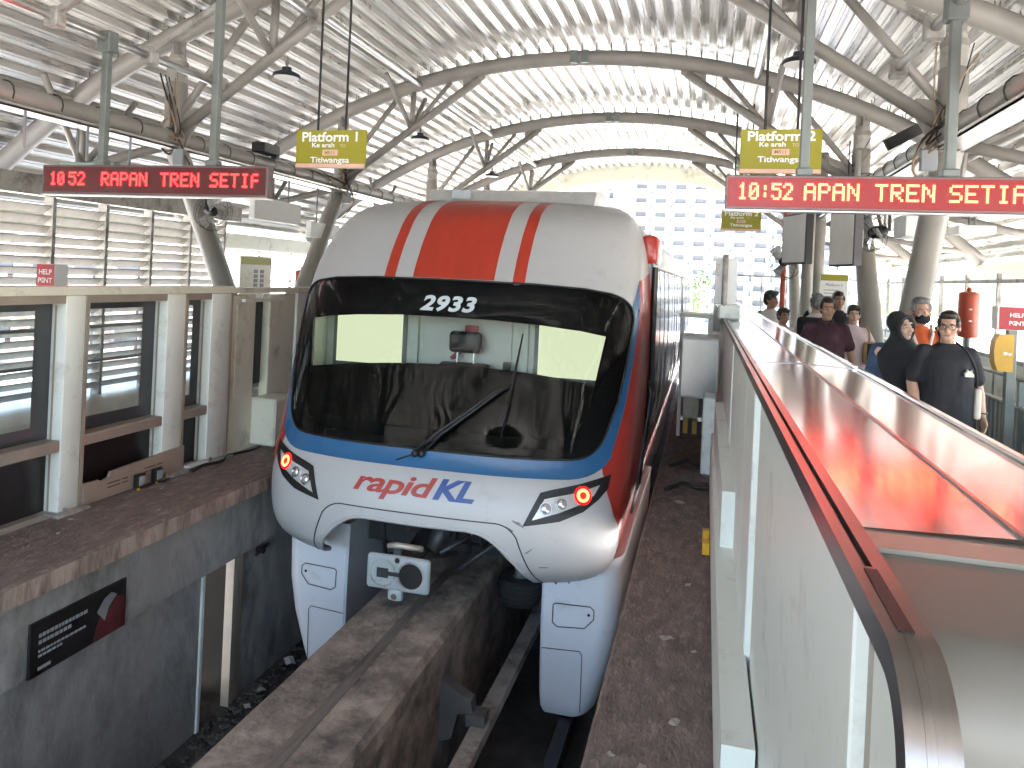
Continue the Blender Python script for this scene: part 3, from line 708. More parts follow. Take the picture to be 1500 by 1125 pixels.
# coupler and underside
cp=MB(); cx,cz,cyy=-2.08,-.35,5.13
pl=MB(); pl.bbox((cx-.25,cyy-.03,cz-.13),(cx+.24,cyy+.03,cz+.125),.04,3); pl.bbox((cx-.08,cyy-.028,cz-.205),(cx+.04,cyy+.028,cz-.11),.03,2); cpo=pl.build('coupler_plate','grey_paint',train,40)
Mf=Matrix.Rotation(PI/2,3,'X')
for dx,m in ((-.115,'grey_paint'),(.105,'dark_panel')):
    MB().lathe([(.100,.032),(.106,.040),(.095,.040),(.093,.034)],(cx+dx,cyy,cz),28,Mf).build('coupler_ring','stained',cpo,40)
    MB().lathe([(.091,.037),(.01,.0362)],(cx+dx,cyy,cz),28,Mf).build('coupler_socket',m,cpo)
k=MB(); k.box((cx-.16,cyy-.040,cz-.035),(cx-.07,cyy-.03,cz+.035)); k.box((cx-.07,cyy-.044,cz-.014),(cx+.02,cyy-.03,cz+.014)); k.build('coupler_latch','black_steel',cpo)
k=MB(); k.tube([(cx-.005,cyy-.036,cz+.10),(cx-.005,cyy-.028,cz+.10)],.02,10); k.tube([(cx-.02,cyy-.036,cz-.165),(cx-.02,cyy-.02,cz-.165)],.022,10); k.build('coupler_bolts','chrome',cpo)
k=MB(); k.tube([(cx,cyy+.02,cz),(-2.06,5.6,-.25),(-2.04,6.6,-.2)],[.07,.08,.10],12); k.build('coupler_drawbar','black_steel',train,True)
k=MB(); k.tube([(-2.2,5.2,-.19),(-2.12,5.18,-.17),(-2.02,5.2,-.18),(-1.95,5.25,-.2)],.022,8); k.build('coupler_hose','frame_tan',train,True)
k=MB(); k.box((TX-.85,6.35,-.6),(TX+.85,6.4,.2)); k.build('underframe_back','black_steel',train)
for pts,r in (([(-1.95,5.45,-.28),(-1.9,5.6,-.12),(-1.82,6.3,-.1)],[.06,.09,.09]),([(-1.85,5.35,-.25),(-1.7,5.55,-.18),(-1.6,6.2,-.05)],.02),([(-1.72,5.6,-.05),(-1.72,5.7,-.35)],.015),([(-1.62,5.6,-.05),(-1.62,5.7,-.3)],.015),([(-1.75,5.5,-.42),(-1.45,5.7,-.2),(-1.35,5.9,-.1)],.018),([(-2.5,5.7,0),(-2.48,5.8,-.5)],.02)):
    MB().tube(pts,r,8).build('brake_hose','black_steel',train,True)
MB().bbox((-2.3,5.75,-.28),(-1.95,6.2,-.08),.04,2).build('equipment_box','dark_panel',train); MB().bbox((-1.9,5.8,-.35),(-1.6,6.2,-.02),.05,2).build('equipment_box','dark_panel',train)
for s in (-1,1):
    ty=MB(); prof=[(.12,-.11),(.17,-.105),(.19,-.07)]
    for q in (-.05,-.02,.01,.04): prof+= [(.194,q),(.184,q+.012),(.184,q+.018),(.194,q+.028)]
    prof+=[(.19,.09),(.165,.11),(.12,.11)]
    to=MB().lathe(prof,(TX+s*.575,6.42,-.88),28).build('guide_tyre','rubber',train,35)
    MB().lathe([(.115,-.08),(.115,.08),(.05,.12),(.05,.25)],(TX+s*.575,6.42,-.88),16).build('wheel_hub','post_grey',to,35)
    MB().box((TX+s*.45,6.5,-.62),(TX+s*.9,7.2,-.5)).build('bogie_frame','black_steel',train)
# roof-mounted air conditioner
rb=MB(); rb.prism([(7.05,2.55),(7.2,2.70),(7.5,2.74),(10.2,2.74),(10.4,2.55)],'x',TX-.72,TX+.98); rf=rb.build('roof_unit','lens_grey',train)
rb=MB(); rb.bbox((TX-.45,7.08,2.60),(TX-.25,7.12,2.69),.003,1); rb.build('unit_plate','grey_paint',rf)
# saloon cars
SEC=[(1.36,-.55),(1.43,-.3),(1.50,.1),(1.545,.5),(1.56,.9),(1.555,1.4),(1.535,1.9),(1.52,2.05),(1.50,2.22),(1.42,2.36),(1.25,2.48),(.95,2.56),(.5,2.60)]
def secx(z):
    for a,b in zip(SEC,SEC[1:]):
        if a[1]<=z<=b[1]: return lerp(a[0],b[0],(z-a[1])/(b[1]-a[1]))
    return SEC[0][0]
ring=[(TX+x,z) for x,z in SEC]+[(TX-x,z) for x,z in reversed(SEC)]
for ci,(ya,yb) in enumerate(((7.30,16.2),(16.7,26.2),(26.7,29.5))):
    bo=MB().prism(ring,'y',ya,yb).build('car_body','train_red' if 0 else 'train_white',train,30)
    if ci: MB().box((TX-1.2,ya-.5,-.3),(TX+1.2,ya,2.3)).build('gangway','rubber',train)
    for s in (-1,1):
        def strip(y0,y1,z0,z1,nm,m,o):
            zs=[lerp(z0,z1,i/8) for i in range(9)]
            r0=[Vector((TX+s*(secx(z)+o),y0,z)) for z in zs]; r1=[Vector((TX+s*(secx(z)+o),y1,z)) for z in zs]
            q0=[p-Vector((s*.02,0,0)) for p in r0]; q1=[p-Vector((s*.02,0,0)) for p in r1]
            mb=MB(); mb.rings([r0+q0[::-1],r1+q1[::-1]]); return mb.build(nm,m,train)
        strip(ya,yb,-.55,.22,'lower_panel','train_red',.004)
        strip(ya,yb,-.54,-.30,'sill_panel','black_steel',.008)
        n=0; y=ya+.12
        while y<yb-.7:
            wd=.95 if n%3 else 1.15
            strip(y,y+wd-.12,.30 if n%3 else -.2,1.98,'side_window' if n%3 else 'door_leaf','train_glass_side' if n%3 else 'train_silver',.006)
            if n%3==0:
                strip(y+.1,y+wd-.22,.55,1.85,'door_window','train_glass_side',.010)
            strip(y+wd-.10,y+wd-.02,.25,2.0,'window_pillar','train_silver',.012)
            y+=wd; n+=1
        strip(ya,yb,2.0,2.22,'cant_rail','train_white',.03)
    if ci==0:
        for s in (-1,1):
            MB().bbox((TX+s*1.40,7.28,2.02),(TX+s*1.575,8.05,2.31),.05,2).build('corner_fairing','train_red',train,40)
            for z0,z1 in ((.75,2.0),):
                MB().tube([(TX+s*1.565,7.30,z0),(TX+s*1.56,7.30,z1)],.03,8).build('corner_post','black_plastic',train)
    MB().prism([(TX-.7,2.58),(TX+.7,2.58),(TX+.62,2.70),(TX-.62,2.70)],'y',ya+3.6,yb-1).build('roof_fairing','lens_grey',train)
MB().box((TX-1.25,7.4,-1.4),(TX-.9,29,-.5)).build('side_skirt','train_skirt',train); MB().box((TX+.9,7.4,-1.4),(TX+1.25,29,-.5)).build('side_skirt','train_skirt',train)
# mirror arm on the platform side
m_=MB(); m_.tube([(TX+1.53,7.2,.95),(TX+1.58,7.2,.8),(TX+1.50,7.05,0),(TX+1.46,6.9,-.25)],[.02,.03,.03,.02],8); m_.build('door_guide_arm','black_plastic',train,True)

# ------------------------------------------------------------------ left screen-door barrier
XL=-4.40
t=thing('platform_barrier','left platform barrier with white posts, dark-edged glass panes and tan kick panel','barrier',(XL,5,0))
rl=MB(); rl.box((XL-.17,1.0,1.575),(XL+.012,6.34,1.635)); rl.box((XL-.17,6.345,1.57),(XL+.012,16,1.62)); rl.build('top_rail','panel_cream',t)
rl=MB(); rl.box((XL-.15,1.0,1.515),(XL-.01,6.33,1.575)); rl.build('head_frame','frame_tan',t)
posts=[(1.95,2.13),(3.17,3.35),(4.39,4.565),(5.43,5.66),(6.02,6.30)]
for a,b in posts:
    po=MB().bbox((XL-.165,a,0),(XL,b,1.573),.012,2).build('post','panel_white',t,40)
    MB().box((XL-.02,b+.001,0.01),(XL+.004,b+.03,1.57)).build('post_edge','frame_tan',po)
    MB().box((XL-.10,a-.004,.02),(XL-.085,a-.0005,1.5)).build('post_groove','frame_tan',po)
    MB().bbox((XL-.2,a-.06,.0),(XL+.07,b+.05,.022),.004,1).build('base_plate','stained',po)
    bo=MB(); bo.tube([(XL+.03,a+.03,.02),(XL+.03,a+.03,.05)],.014,6); bo.build('anchor_bolt','galv',po)
for (a,b),(c,d) in zip(posts,posts[1:]):
    # dark edged pane
    y0,y1=b+.005,c-.002; 
    if y1-y0<.2: continue
    fr=MB(); q=.085 if y1-y0>.5 else .06
    fr.box((XL-.135,y0,.54),(XL-.125,y0+q,1.52)); fr.box((XL-.135,y1-q*1.6,.54),(XL-.125,y1,1.52)); fr.box((XL-.135,y0+q,1.46),(XL-.125,y1-q*1.6,1.52)); fr.box((XL-.135,y0+q,.54),(XL-.125,y1-q*1.6,.64))
    fo=fr.build('pane_border','frit',t)
    MB().box((XL-.133,y0+q+.001,.641),(XL-.127,y1-q*1.6-.001,1.459)).build('glass_pane','pane',fo)
    MB().bbox((XL-.16,y0,.455),(XL-.005,y1,.538),.008,1).build('transom','frame_tan',t,40)
    MB().box((XL-.14,y0,.02),(XL-.125,y1,.454)).build('lower_panel','dark_panel',t)
    MB().box((XL-.16,y0,.0),(XL-.06,y1,.02)).build('sill','frame_tan',t)
kp=MB(); kp.prism([(4.60,.012),(5.70,.012),(5.70,.235),(5.5,.232),(5.3,.22),(4.86,.205),(4.845,.165),(4.78,.15),(4.74,.17),(4.60,.175)],'x',XL-.012,XL+.012)
ko=kp.build('kick_panel','panel_tan',t)
for yy,zz in ((4.83,.115),(4.83,.085),(5.22,.14),(5.22,.11)):
    MB().box((XL+.0125,yy,zz),(XL+.014,yy+.13,zz+.007)).build('vent_slot','gasket',ko)
    MB().box((XL+.0125,yy+.15,zz),(XL+.014,yy+.21,zz+.007)).build('vent_slot','gasket',ko)
ps=MB(); ps.box((XL-.0,5.72,.03),(XL+.06,5.98,.05)); ps.build('floor_strip','sign_white',t)
# far doors, pale green-cream
for y0,y1,m in ((6.35,6.75,'panel_cream'),(7.0,7.5,'panel_cream')):
    MB().bbox((XL-.12,y0,.02),(XL-.02,y1,1.55),.01,1).build('door_leaf',m,t)
MB().box((XL-.14,6.76,.62),(XL-.10,6.99,1.5)).build('door_gap','dark_panel',t)
MB().bbox((XL-.11,6.42,.55),(XL-.018,6.7,1.45),.01,1).build('door_pane','panel_cream',t)
MB().bbox((XL-.05,6.75,.02),(XL+.25,7.15,.5),.02,1).build('drive_box','panel_cream',t)
MB().box((XL-.04,6.5,1.48),(XL+.02,7.2,1.51)).build('door_guide','panel_white',t)
for y in (7.5,9.2,10.9,12.6,14.3): MB().bbox((XL-.165,y,0),(XL,y+.25,1.57),.012,1).build('post','panel_white',t)
for y in (7.76,9.46,11.16,12.86): MB().box((XL-.13,y,.02),(XL-.09,y+1.43,1.55)).build('glass_pane','pane',t)
def sensor(y,lab):
    t=thing('track_sensor',lab,'sensor',(XL+.05,y,0))
    MB().bbox((XL+.02,y-.045,.02),(XL+.07,y+.045,.125),.008,1).build('housing','black_plastic',t)
    MB().bbox((XL+.068,y-.03,.035),(XL+.074,y+.035,.11),.006,1).build('lens_plate','grey_paint',t)
    MB().tube([(XL+.05,y-.01,.025),(XL+.055,y-.015,.0),(XL+.05,y-.03,-.0)],.012,6).build('cable_gland','yellow',t)
    MB().tube([(XL+.05,y-.02,.012),(XL+.08,y+.05,.012),(XL+.06,y+.16,.012),(XL+.01,y+.2,.012)],.008,6).build('cable','cable',t)
sensor(5.13,'small black sensor with yellow gland on the kick panel, nearer one'); sensor(5.33,'small black sensor with yellow gland on the kick panel, farther one')
tag(MB().tube(catmull([(XL+.1,5.72,.015),(XL+.06,5.9,.02),(XL+.12,6.1,.015),(XL+.04,6.3,.02),(XL+.1,6.6,.015),(XL+.05,7,.02)],5),.012,6).build('floor_cable','cable',None,True),'black cable lying along the foot of the left barrier','cable')
# litter, individually countable scraps
rnd=random.Random(11)
def scrap(x,y,z,s,lab,m='paper'):
    b=bmesh.new(); bmesh.ops.create_grid(b,x_segments=3,y_segments=2,size=.5)
    for v in b.verts: v.co=Vector((v.co.x*s*1.5,v.co.y*s,rnd.uniform(0,.25)*s+.004))
    M=Matrix.Rotation(rnd.uniform(0,6),3,'Z')
    for v in b.verts: v.co=M@v.co+Vector((x,y,z))
    o=MB().bm(b).build('paper_scrap',m); md=o.modifiers.new('t','SOLIDIFY'); md.thickness=.001; return tag(o,lab,'litter','litter scraps')
for x,y,s,lab in ((-.12,4.0,.045,'pale paper scrap midway along the right ledge'),(-.03,4.75,.03,'small white scrap close to the right barrier foot'),(-.14,6.5,.07,'white paper scrap on the ledge near the train side'),(-.05,3.25,.035,'pale leaf-like scrap near the bottom of the right ledge'),(.02,3.9,.02,'tiny white scrap near the barrier'),(-.28,2.95,.02,'tiny white scrap at the lower left of the right ledge'),(-.16,2.9,.03,'brown curled scrap at the bottom of the right ledge')):
    scrap(x,y,.003,s,lab,'paper' if 'brown' not in lab else 'frame_tan')
for x,y,s,lab in ((-4.25,4.35,.025,'white scrap on the left ledge by the first post'),(-4.1,4.1,.02,'tiny pale scrap at the left end of the left ledge'),(-4.2,5.2,.018,'tiny white scrap under the sensors'),(-3.85,4.75,.02,'white speck near the left ledge edge')):
    scrap(x,y,.003,s,lab)
scrap(-3.72,6.5,-1.95,.09,'white crumpled bag in the pit beside the left skirt','sign_white'); scrap(-3.72,6.0,-1.97,.06,'pale crumpled wrapper on the pit floor','paper'); scrap(-3.68,5.75,-1.97,.05,'pale scrap by the pit door frame','paper')
# fine grit on both ledges
mb=MB()
for i in range(900):
    if i%2: x=random.uniform(-.36,.1); y=random.uniform(2.5,10)
    else: x=-4.38+abs(random.gauss(0,.25)); y=random.uniform(3.3,7)
    if x>-3.72 and x<-1: continue
    r=random.uniform(.002,.008); mb.ell((x,y,r*.3),(r*random.uniform(.8,2),r,r*.5),4,3)
g=stuff(mb.build('ledge_grit','deck')); tag(g,'fine grit and dust scattered over both platform ledges','grit')

# ------------------------------------------------------------------ right screen-door barrier
XI,XO,CZ=.205,.69,1.50
t=thing('platform_barrier','right platform barrier with white panels and wide glossy steel cap','barrier',(.4,4,0))
secs=[(1.235,3.72),(3.78,6.5),(6.56,9.2),(9.26,12),(12.06,16),(16.06,24)]
for a,b in secs:
    c=MB(); c.prism([(XI+.028,CZ-.004),(.455,CZ+.004),(.462,CZ+.004),(XO,CZ-.006),(XO+.012,CZ-.03),(XO,CZ-.05),(XI+.028,CZ-.05)],'y',a,b); co=c.build('steel_cap','steel_cap',t)
    MB().box((.4555,a+.002,CZ+.0045),(.4635,b-.002,CZ+.0085)).build('cap_seam','steel_trim',co)
    MB().box((XO-.012,a+.002,CZ-.002),(XO+.004,b-.002,CZ+.006)).build('cap_bead','chrome',co)
for y in (1.235,3.75,6.53,9.23,12.03): MB().box((XI+.02,y-.03,CZ-.04),(XO+.008,y+.027,CZ-.010)).build('cap_joint','steel_trim',t)
MB().box((XI+.02,1.13,CZ-.02),(XO,1.20,CZ+.001)).build('cap_joint_cover','frame_tan',t)
# dark rolled steel edge trim along the track side
path=[(24.,CZ+.010),(1.0,CZ+.010),(.82,CZ+.010)]+[(.82-.10*math.sin(a),CZ-.09+.10*math.cos(a)) for a in [PI/2*i/8 for i in range(1,9)]]+[(.72,CZ-.5)]
def strip_(x0,x1,dz,nm,m,par,p=path):
    mb=MB(); rings=[]
    for k,(y,z) in enumerate(p):
        a=p[max(k-1,0)]; b=p[min(k+1,len(p)-1)]; d=Vector((b[0]-a[0],b[1]-a[1])).normalized(); nx,nz=d.y,-d.x     # outward normal
        rings.append([(x0,y+nx*dz,z+nz*dz),(x1,y+nx*dz,z+nz*dz),(x1,y-nx*.03,z-nz*.03),(x0,y-nx*.03,z-nz*.03)])
    return mb.rings(rings).build(nm,m,par,30)
tr=strip_(XI-.020,XI-.003,.006,'edge_trim','steel_trim',t); tr2=strip_(XI-.0025,XI+.0055,-.004,'trim_groove','gasket',t,path[:2]); strip_(XI+.006,XI+.026,.006,'edge_trim','steel_trim',t)
ho=strip_(XI-.0028,XI+.0058,.0062,'handle_plate','steel_trim',t,path[1:])
strip_(XI-.006,XI+.009,.0075,'handle_slot','gasket',ho,[(.99,CZ+.010),(.82,CZ+.010)])
em=MB(); pr=[(1.125,.02),(1.125,CZ-.005)]+[(.90-.09*math.sin(a),CZ-.095+.09*math.cos(a)) for a in [PI/2*i/8 for i in range(9)]]+[(.81,.02)]
em.prism(pr,'x',XI+.028,XO); em.build('end_module','steel_matte',t,40)
# face panels with joints
for a,b,dx,m in ((.745,.995,.02,'panel_white'),(1.0,1.06,.035,'frame_tan'),(1.065,1.50,0,'panel_white'),(1.505,2.9,.02,'panel_white'),(2.905,3.0,.03,'panel_white'),(3.005,3.55,-.02,'panel_white'),(3.56,4.2,-.035,'panel_white'),(4.21,5.4,.0,'panel_white'),(5.41,5.9,-.05,'panel_white'),(5.91,7.4,.0,'panel_white')):
    MB().bbox((XI+max(dx,-.015)*.5,a,.02),(XI+(.024 if a<.8 else .10),b,CZ-.024),.004,1).build('face_panel',m,t)
MB().box((XI+.10,-.6,.0),(XO-.02,24,CZ-.06)).build('core','panel_white',t) if 0 else None
MB().box((XI+.10,1.13,.0),(XO-.04,7.4,CZ-.055)).build('back_panel','panel_white',t)
br=MB(); br.box((XI-.10,2.4,.02),(XI+.0,7.4,.45)); br.build('base_rail','panel_white',t)
br=MB(); br.box((XI-.075,4.2,.45),(XI-.0,7.4,.75)); br.build('base_rail','panel_white',t)
for y0,y1 in ((7.6,9.0),(9.2,11),(11.2,14),(14.2,18),(18.2,24)):
    MB().box((XI+.02,y0,.0),(XO-.04,y1,CZ-.055)).build('back_panel','panel_white',t)
wl=MB(); wl.bbox((-.07,5.0,.005),(-.0,5.05,.06),.004,1)
for y in (5.3,5.55): tag(MB().bbox((.05,y,.01),(.10,y+.07,.10),.006,1).build('warning_tag','yellow'),'small yellow tag at the right barrier foot, %s'%('nearer' if y<5.4 else 'farther'),'tag')
# equipment beyond: grey cabinet over the ledge, frame, striped kerb, cables, tall white box
t=thing('control_cabinet','grey metal cabinet mounted on the right barrier over the ledge','cabinet',(-.05,8.7,.58))
MB().bbox((-.24,8.6,.59),(.17,9.3,1.27),.01,1).build('body','sign_white',t); MB().box((-.22,8.595,.62),(.15,8.599,1.24)).build('door','lens_grey',t)
t=thing('door_frame_unit','pale open door frame standing on the right ledge beside the train','door frame',(-.1,8.2,0))
MB().bbox((.02,7.6,.0),(.14,8.0,.75),.01,1).build('jamb','panel_white',t); MB().bbox((-.28,9.4,.0),(-.24,9.46,1.45),.005,1).build('post','panel_white',t); MB().bbox((.04,9.4,.0),(.10,9.46,1.45),.005,1).build('post','panel_white',t)
MB().box((-.30,9.4,1.45),(.12,9.9,1.50)).build('header','panel_cream',t); MB().bbox((-.22,9.8,.12),(-.03,9.9,.56),.01,1).build('panel','panel_cream',t)
MB().bbox((.10,9.35,1.30),(.18,9.5,1.55),.005,1).build('bracket','stained',t)
t=thing('hazard_kerb','yellow and black striped kerb on the far right ledge','kerb',(-.12,9.0,0))
for k in range(6): MB().box((-.26+k*.055,9.6,.0),(-.26+(k+1)*.055-.001,9.9,.16)).build('stripe','yellow' if k%2 else 'black_plastic',t)
for y,lab in ((7.0,'nearer black cable looping across the right ledge'),(7.9,'farther black cable looping across the right ledge')):
    tag(MB().tube(catmull([(.12,y,.03),(.0,y-.05,.035),(-.12,y+.02,.045),(-.2,y-.02,.02),(-.27,y-.15,.018)],6),.018,7).build('ledge_cable','cable',None,True),lab,'cable')
t=thing('junction_box','white junction box on a grey conduit at the barrier cap','junction box',(.19,8.3,1.5))
MB().bbox((.085,8.2,1.66),(.31,8.32,2.14),.008,1).build('box','sign_white',t); MB().box((.10,8.195,1.95),(.125,8.199,2.08)).build('label_plate','frame_tan',t)
MB().tube([(.185,8.15,1.45),(.185,8.15,2.18)],.028,10).build('conduit','stained',t,True)
MB().bbox((.13,8.12,1.5),(.36,8.5,1.66),.02,1).build('foot_box','panel_white',t)

# ------------------------------------------------------------------ LED signs
G={'0':'01110 10001 10011 10101 11001 10001 01110','1':'00100 01100 00100 00100 00100 00100 01110','2':'01110 10001 00001 00010 00100 01000 11111','5':'11111 10000 11110 00001 00001 10001 01110',
':':'00000 00100 00100 00000 00100 00100 00000','A':'01110 10001 10001 11111 10001 10001 10001','P':'11110 10001 10001 11110 10000 10000 10000','N':'10001 11001 10101 10101 10011 10001 10001',
'T':'11111 00100 00100 00100 00100 00100 00100','R':'11110 10001 10001 11110 10100 10010 10001','E':'11111 10000 10000 11110 10000 10000 11111','S':'01111 10000 10000 01110 00001 00001 11110','I':'01110 00100 00100 00100 00100 00100 01110',' ':'00000 '*7}
def led_sign(x0,x1,y,z0,z1,words,posts,lab,m):
    t=thing('led_sign',lab,'led sign',((x0+x1)/2,y,z0))
    MB().bbox((x0,y,z0),(x1,y+.10,z1),.006,1).build('housing','led_case',t)
    MB().box((x0+.02,y-.004,z0+.02),(x1-.02,y+.001,z1-.02)).build('screen','led_face' if m=='led_on' else 'led_face_bright',t)
    MB().box((x0-.004,y-.012,z0-.012),(x1+.004,y+.11,z0-.001)).build('lower_lip','galv',t)
    for wd,xs,pitch,cut in words:
        mb=MB(); dp=pitch/6.1; dz=.0186; zt=(z0+z1)/2+.064
        for ci,ch in enumerate(wd):
            rows=G[ch].split()
            for r in range(7):
                for c in range(5):
                    if rows[r][c]=='1':
                        if cut and ci==len(wd)-1 and c>=cut: continue
                        cx=xs+ci*pitch+c*dp; cz=zt-r*dz; h=.0083
                        mb.add([(cx-h,y-.007,cz-h),(cx+h,y-.007,cz-h),(cx+h,y-.007,cz+h),(cx-h,y-.007,cz+h),(cx-h,y-.004,cz-h),(cx+h,y-.004,cz-h),(cx+h,y-.004,cz+h),(cx-h,y-.004,cz+h)],[(0,1,2,3),(0,4,5,1),(1,5,6,2),(2,6,7,3),(3,7,4,0)])
        stuff(mb.build('led_word',m,t,fixn=False))
    for px,pz in posts:
        MB().bbox((px-.035,y+.02,z1),(px+.035,y+.09,pz-.03),.006,1).build('post','post_grey',t)
        MB().bbox((px-.06,y+.0,z1),(px+.06,y+.10,z1+.06),.008,1).build('post_foot','post_grey',t)
        MB().bbox((px-.075,y-.01,pz-.14),(px+.075,y+.12,pz+.07),.01,1).build('post_clamp','post_grey',t)
led_sign(-6.51,-3.95,6.12,2.475,2.765,[('10',-6.40,.094,0),('52',-6.17,.105,0),('RAPAN',-5.78,.110,0),('TREN',-5.10,.113,0),('SETIA',-4.55,.110,4)],[(-5.84,4.02),(-4.57,4.78)],'left red LED sign reading 10 52 RAPAN TREN SETIA','led_on')
led_sign(.11,2.67,6.12,2.457,2.725,[('10:52',.215,.083,0),('APAN',.70,.102,0),('TREN',1.20,.106,0),('SETIAP',1.70,.103,0)],[(.69,4.72),(1.70,4.02)],'right red LED sign reading 10:52 APAN TREN SETIAP','led_on_bright')
# ------------------------------------------------------------------ green platform signs
def plat_sign(x0,x1,y,z0,z1,num,lab,ztop):
    t=thing('platform_sign',lab,'sign',((x0+x1)/2,y,z0),'green platform signs'); w_=x1-x0; h=z1-z0; c=(x0+x1)/2; f=y-.017
    MB().bbox((x0,y-.015,z0),(x1,y+.015,z1),.003,1).build('board','sign_green',t)
    MB().box((x0+.002,f,z0+.004),(x1-.002,y-.0145,z0+.045*w_/.78)).build('lower_band','sign_pink',t)
    flat_text('Platform '+num,(c,f-.002,z1-.115*w_/.78),.135*w_/.78,'letter_white',t,bold=.0035,sx=1.15)
    flat_text('Ke arah',(c-.08*w_/.78,f-.002,z1-.175*w_/.78),.066*w_/.78,'letter_white',t,bold=.0015,sx=1.25)
    flat_text('TO',(c+.14*w_/.78,f-.002,z1-.175*w_/.78),.045*w_/.78,'sign_pink',t)
    MB().bbox((c-.085*w_/.78,f-.004,z1-.262*w_/.78),(c+.085*w_/.78,f+.002,z1-.2*w_/.78),.028*w_/.78,3).build('route_pill','sign_pink',t)
    flat_text('MR11',(c,f-.006,z1-.248*w_/.78),.05*w_/.78,'sign_green',t,bold=.0008)
    flat_text('Titiwangsa',(c,f-.002,z1-.332*w_/.78),.082*w_/.78,'letter_white',t,bold=.0018,sx=1.25)
    for rx in (x0+w_*.3,x1-w_*.3):
        MB().tube([(rx,y,z1),(rx,y,ztop)],.013,6).build('hanger_rod','black_plastic',t)
plat_sign(-4.19,-3.405,7.0,2.88,3.27,'1','green hanging sign reading Platform 1 Titiwangsa, left of the train',5.0)
plat_sign(.26,1.0,7.6,2.95,3.375,'2','green hanging sign reading Platform 2 Titiwangsa, behind the right LED sign',5.1)
plat_sign(.20,.86,13.5,2.81,3.17,'2','small distant green Platform 2 sign below the right LED sign',5.0)
# ------------------------------------------------------------------ left louvre wall
t=thing('louvre_wall','pale louvred wall with horizontal blades behind the left platform','wall',(-8,7,0))
mb=MB(); mb.prism([(-.055,-.045),(-.06,-.035),(.05,.055),(.06,.052),(.055,.04)],'y',0,.80); proto=mb.build('louvre_blade','louvre',t,local=True); first=True
ys=[3.35+.86*i for i in range(10)]
for y in ys[:-1]:
    for k in range(19):
        p=Vector((-8.0,y+.03,.12+k*.128))-t.location
        if first: proto.location=p; first=False
        else: inst(proto,'louvre_blade',t,p)
for y in ys: MB().box((-8.06,y-.025,0),(-7.92,y+.025,2.58)).build('mullion','stained',t)
MB().box((-8.09,3.3,2.585),(-7.9,11.5,2.83)).build('head_beam','stained',t)
MB().box((-8.12,-4,0),(-7.95,3.3,2.83)).build('solid_panel','louvre',t)
hr=MB(); hr.tube([(-7.75,3.5,.95),(-7.75,11.4,.95)],.025,8); hr.tube([(-7.75,3.5,.5),(-7.75,11.4,.5)],.02,8)
for y in (4,6,8,10): hr.tube([(-7.75,y,0),(-7.75,y,.95)],.02,8)
tag(hr.build('handrail','post_grey',None,True),'grey tubular handrail along the louvre wall, seen through the glass','handrail')
# open railing screen beyond the louvre wall
def rail_screen(x,ya,yb,lab,m='frame_tan'):
    t=thing('rail_screen',lab,'railing',(x,(ya+yb)/2,0))
    for z in (.9,1.55,2.12): MB().box((x-.015,ya,z-.015),(x+.015,yb,z+.015)).build('rail',m,t)
    n=int((yb-ya)/1.05)
    for i in range(n+1):
        y=lerp(ya,yb,i/n); MB().box((x-.02,y-.02,0),(x+.02,y+.02,2.12)).build('post',m,t)
    return t
rail_screen(-8.4,11.7,22,'thin open railing screen beyond the left louvre wall')
def kiosk(x,y0,y1,s,lab):
    t=thing('map_board',lab,'notice board',(x,(y0+y1)/2,0)); f=x+s*.06
    MB().bbox((x-.05,y0,.3),(x+.05,y1,2.02),.01,1).build('board','panel_cream',t)
    MB().box((f-s*.008,y0+.02,1.86),(f,y1-.02,1.99)).build('green_header','sign_green',t)
    for k in range(2):
        for j in range(5):
            MB().box((f-s*.008,lerp(y0,y1,.42+.2*k),1.70-.085*j),(f,lerp(y0,y1,.42+.2*k)+.11,1.765-.085*j)).build('print_block','cab_grey',t)
    for q in (y0+.05,y1-.05): MB().box((x-.04,q-.03,0),(x+.04,q+.03,.3)).build('leg','post_grey',t)
kiosk(-8.1,11.75,12.75,1,'cream route map board with green header, far left behind the leaning column')
kiosk(4.1,9.9,11.2,-1,'cream route map board with green header, far right beyond the fence')
def cyl(x,y,z0,z1,r,lab):
    t=thing('hose_cylinder',lab,'cylinder',(x,y,0))
    MB().lathe([(r*.9,z0),(r,z0+.02),(r,z1-.05),(r*.93,z1-.02),(r*.5,z1)],(x,y,0),20).build('body','orange_red',t,40)
    MB().lathe([(.03,z1-.01),(.035,z1+.03),(.02,z1+.06)],(x,y,0),10).build('cap_knob','orange_red',t)
    MB().lathe([(r*.8,0),(r*.8,.04),(.04,.06),(.04,z0)],(x,y,0),12).build('stand','post_grey',t)
    for q in (.35,.6): MB().box((x-.03,y-r-.004,lerp(z0,z1,q)),(x+.01,y-r+.01,lerp(z0,z1,q)+.02)).build('label','sign_white',t)
cyl(3.6,11.9,1.28,1.93,.13,'tall orange-red cylinder with knob beyond the right fence')
cyl(-7.5,12.9,1.2,1.80,.12,'orange-red cylinder far left between leaning column and train')
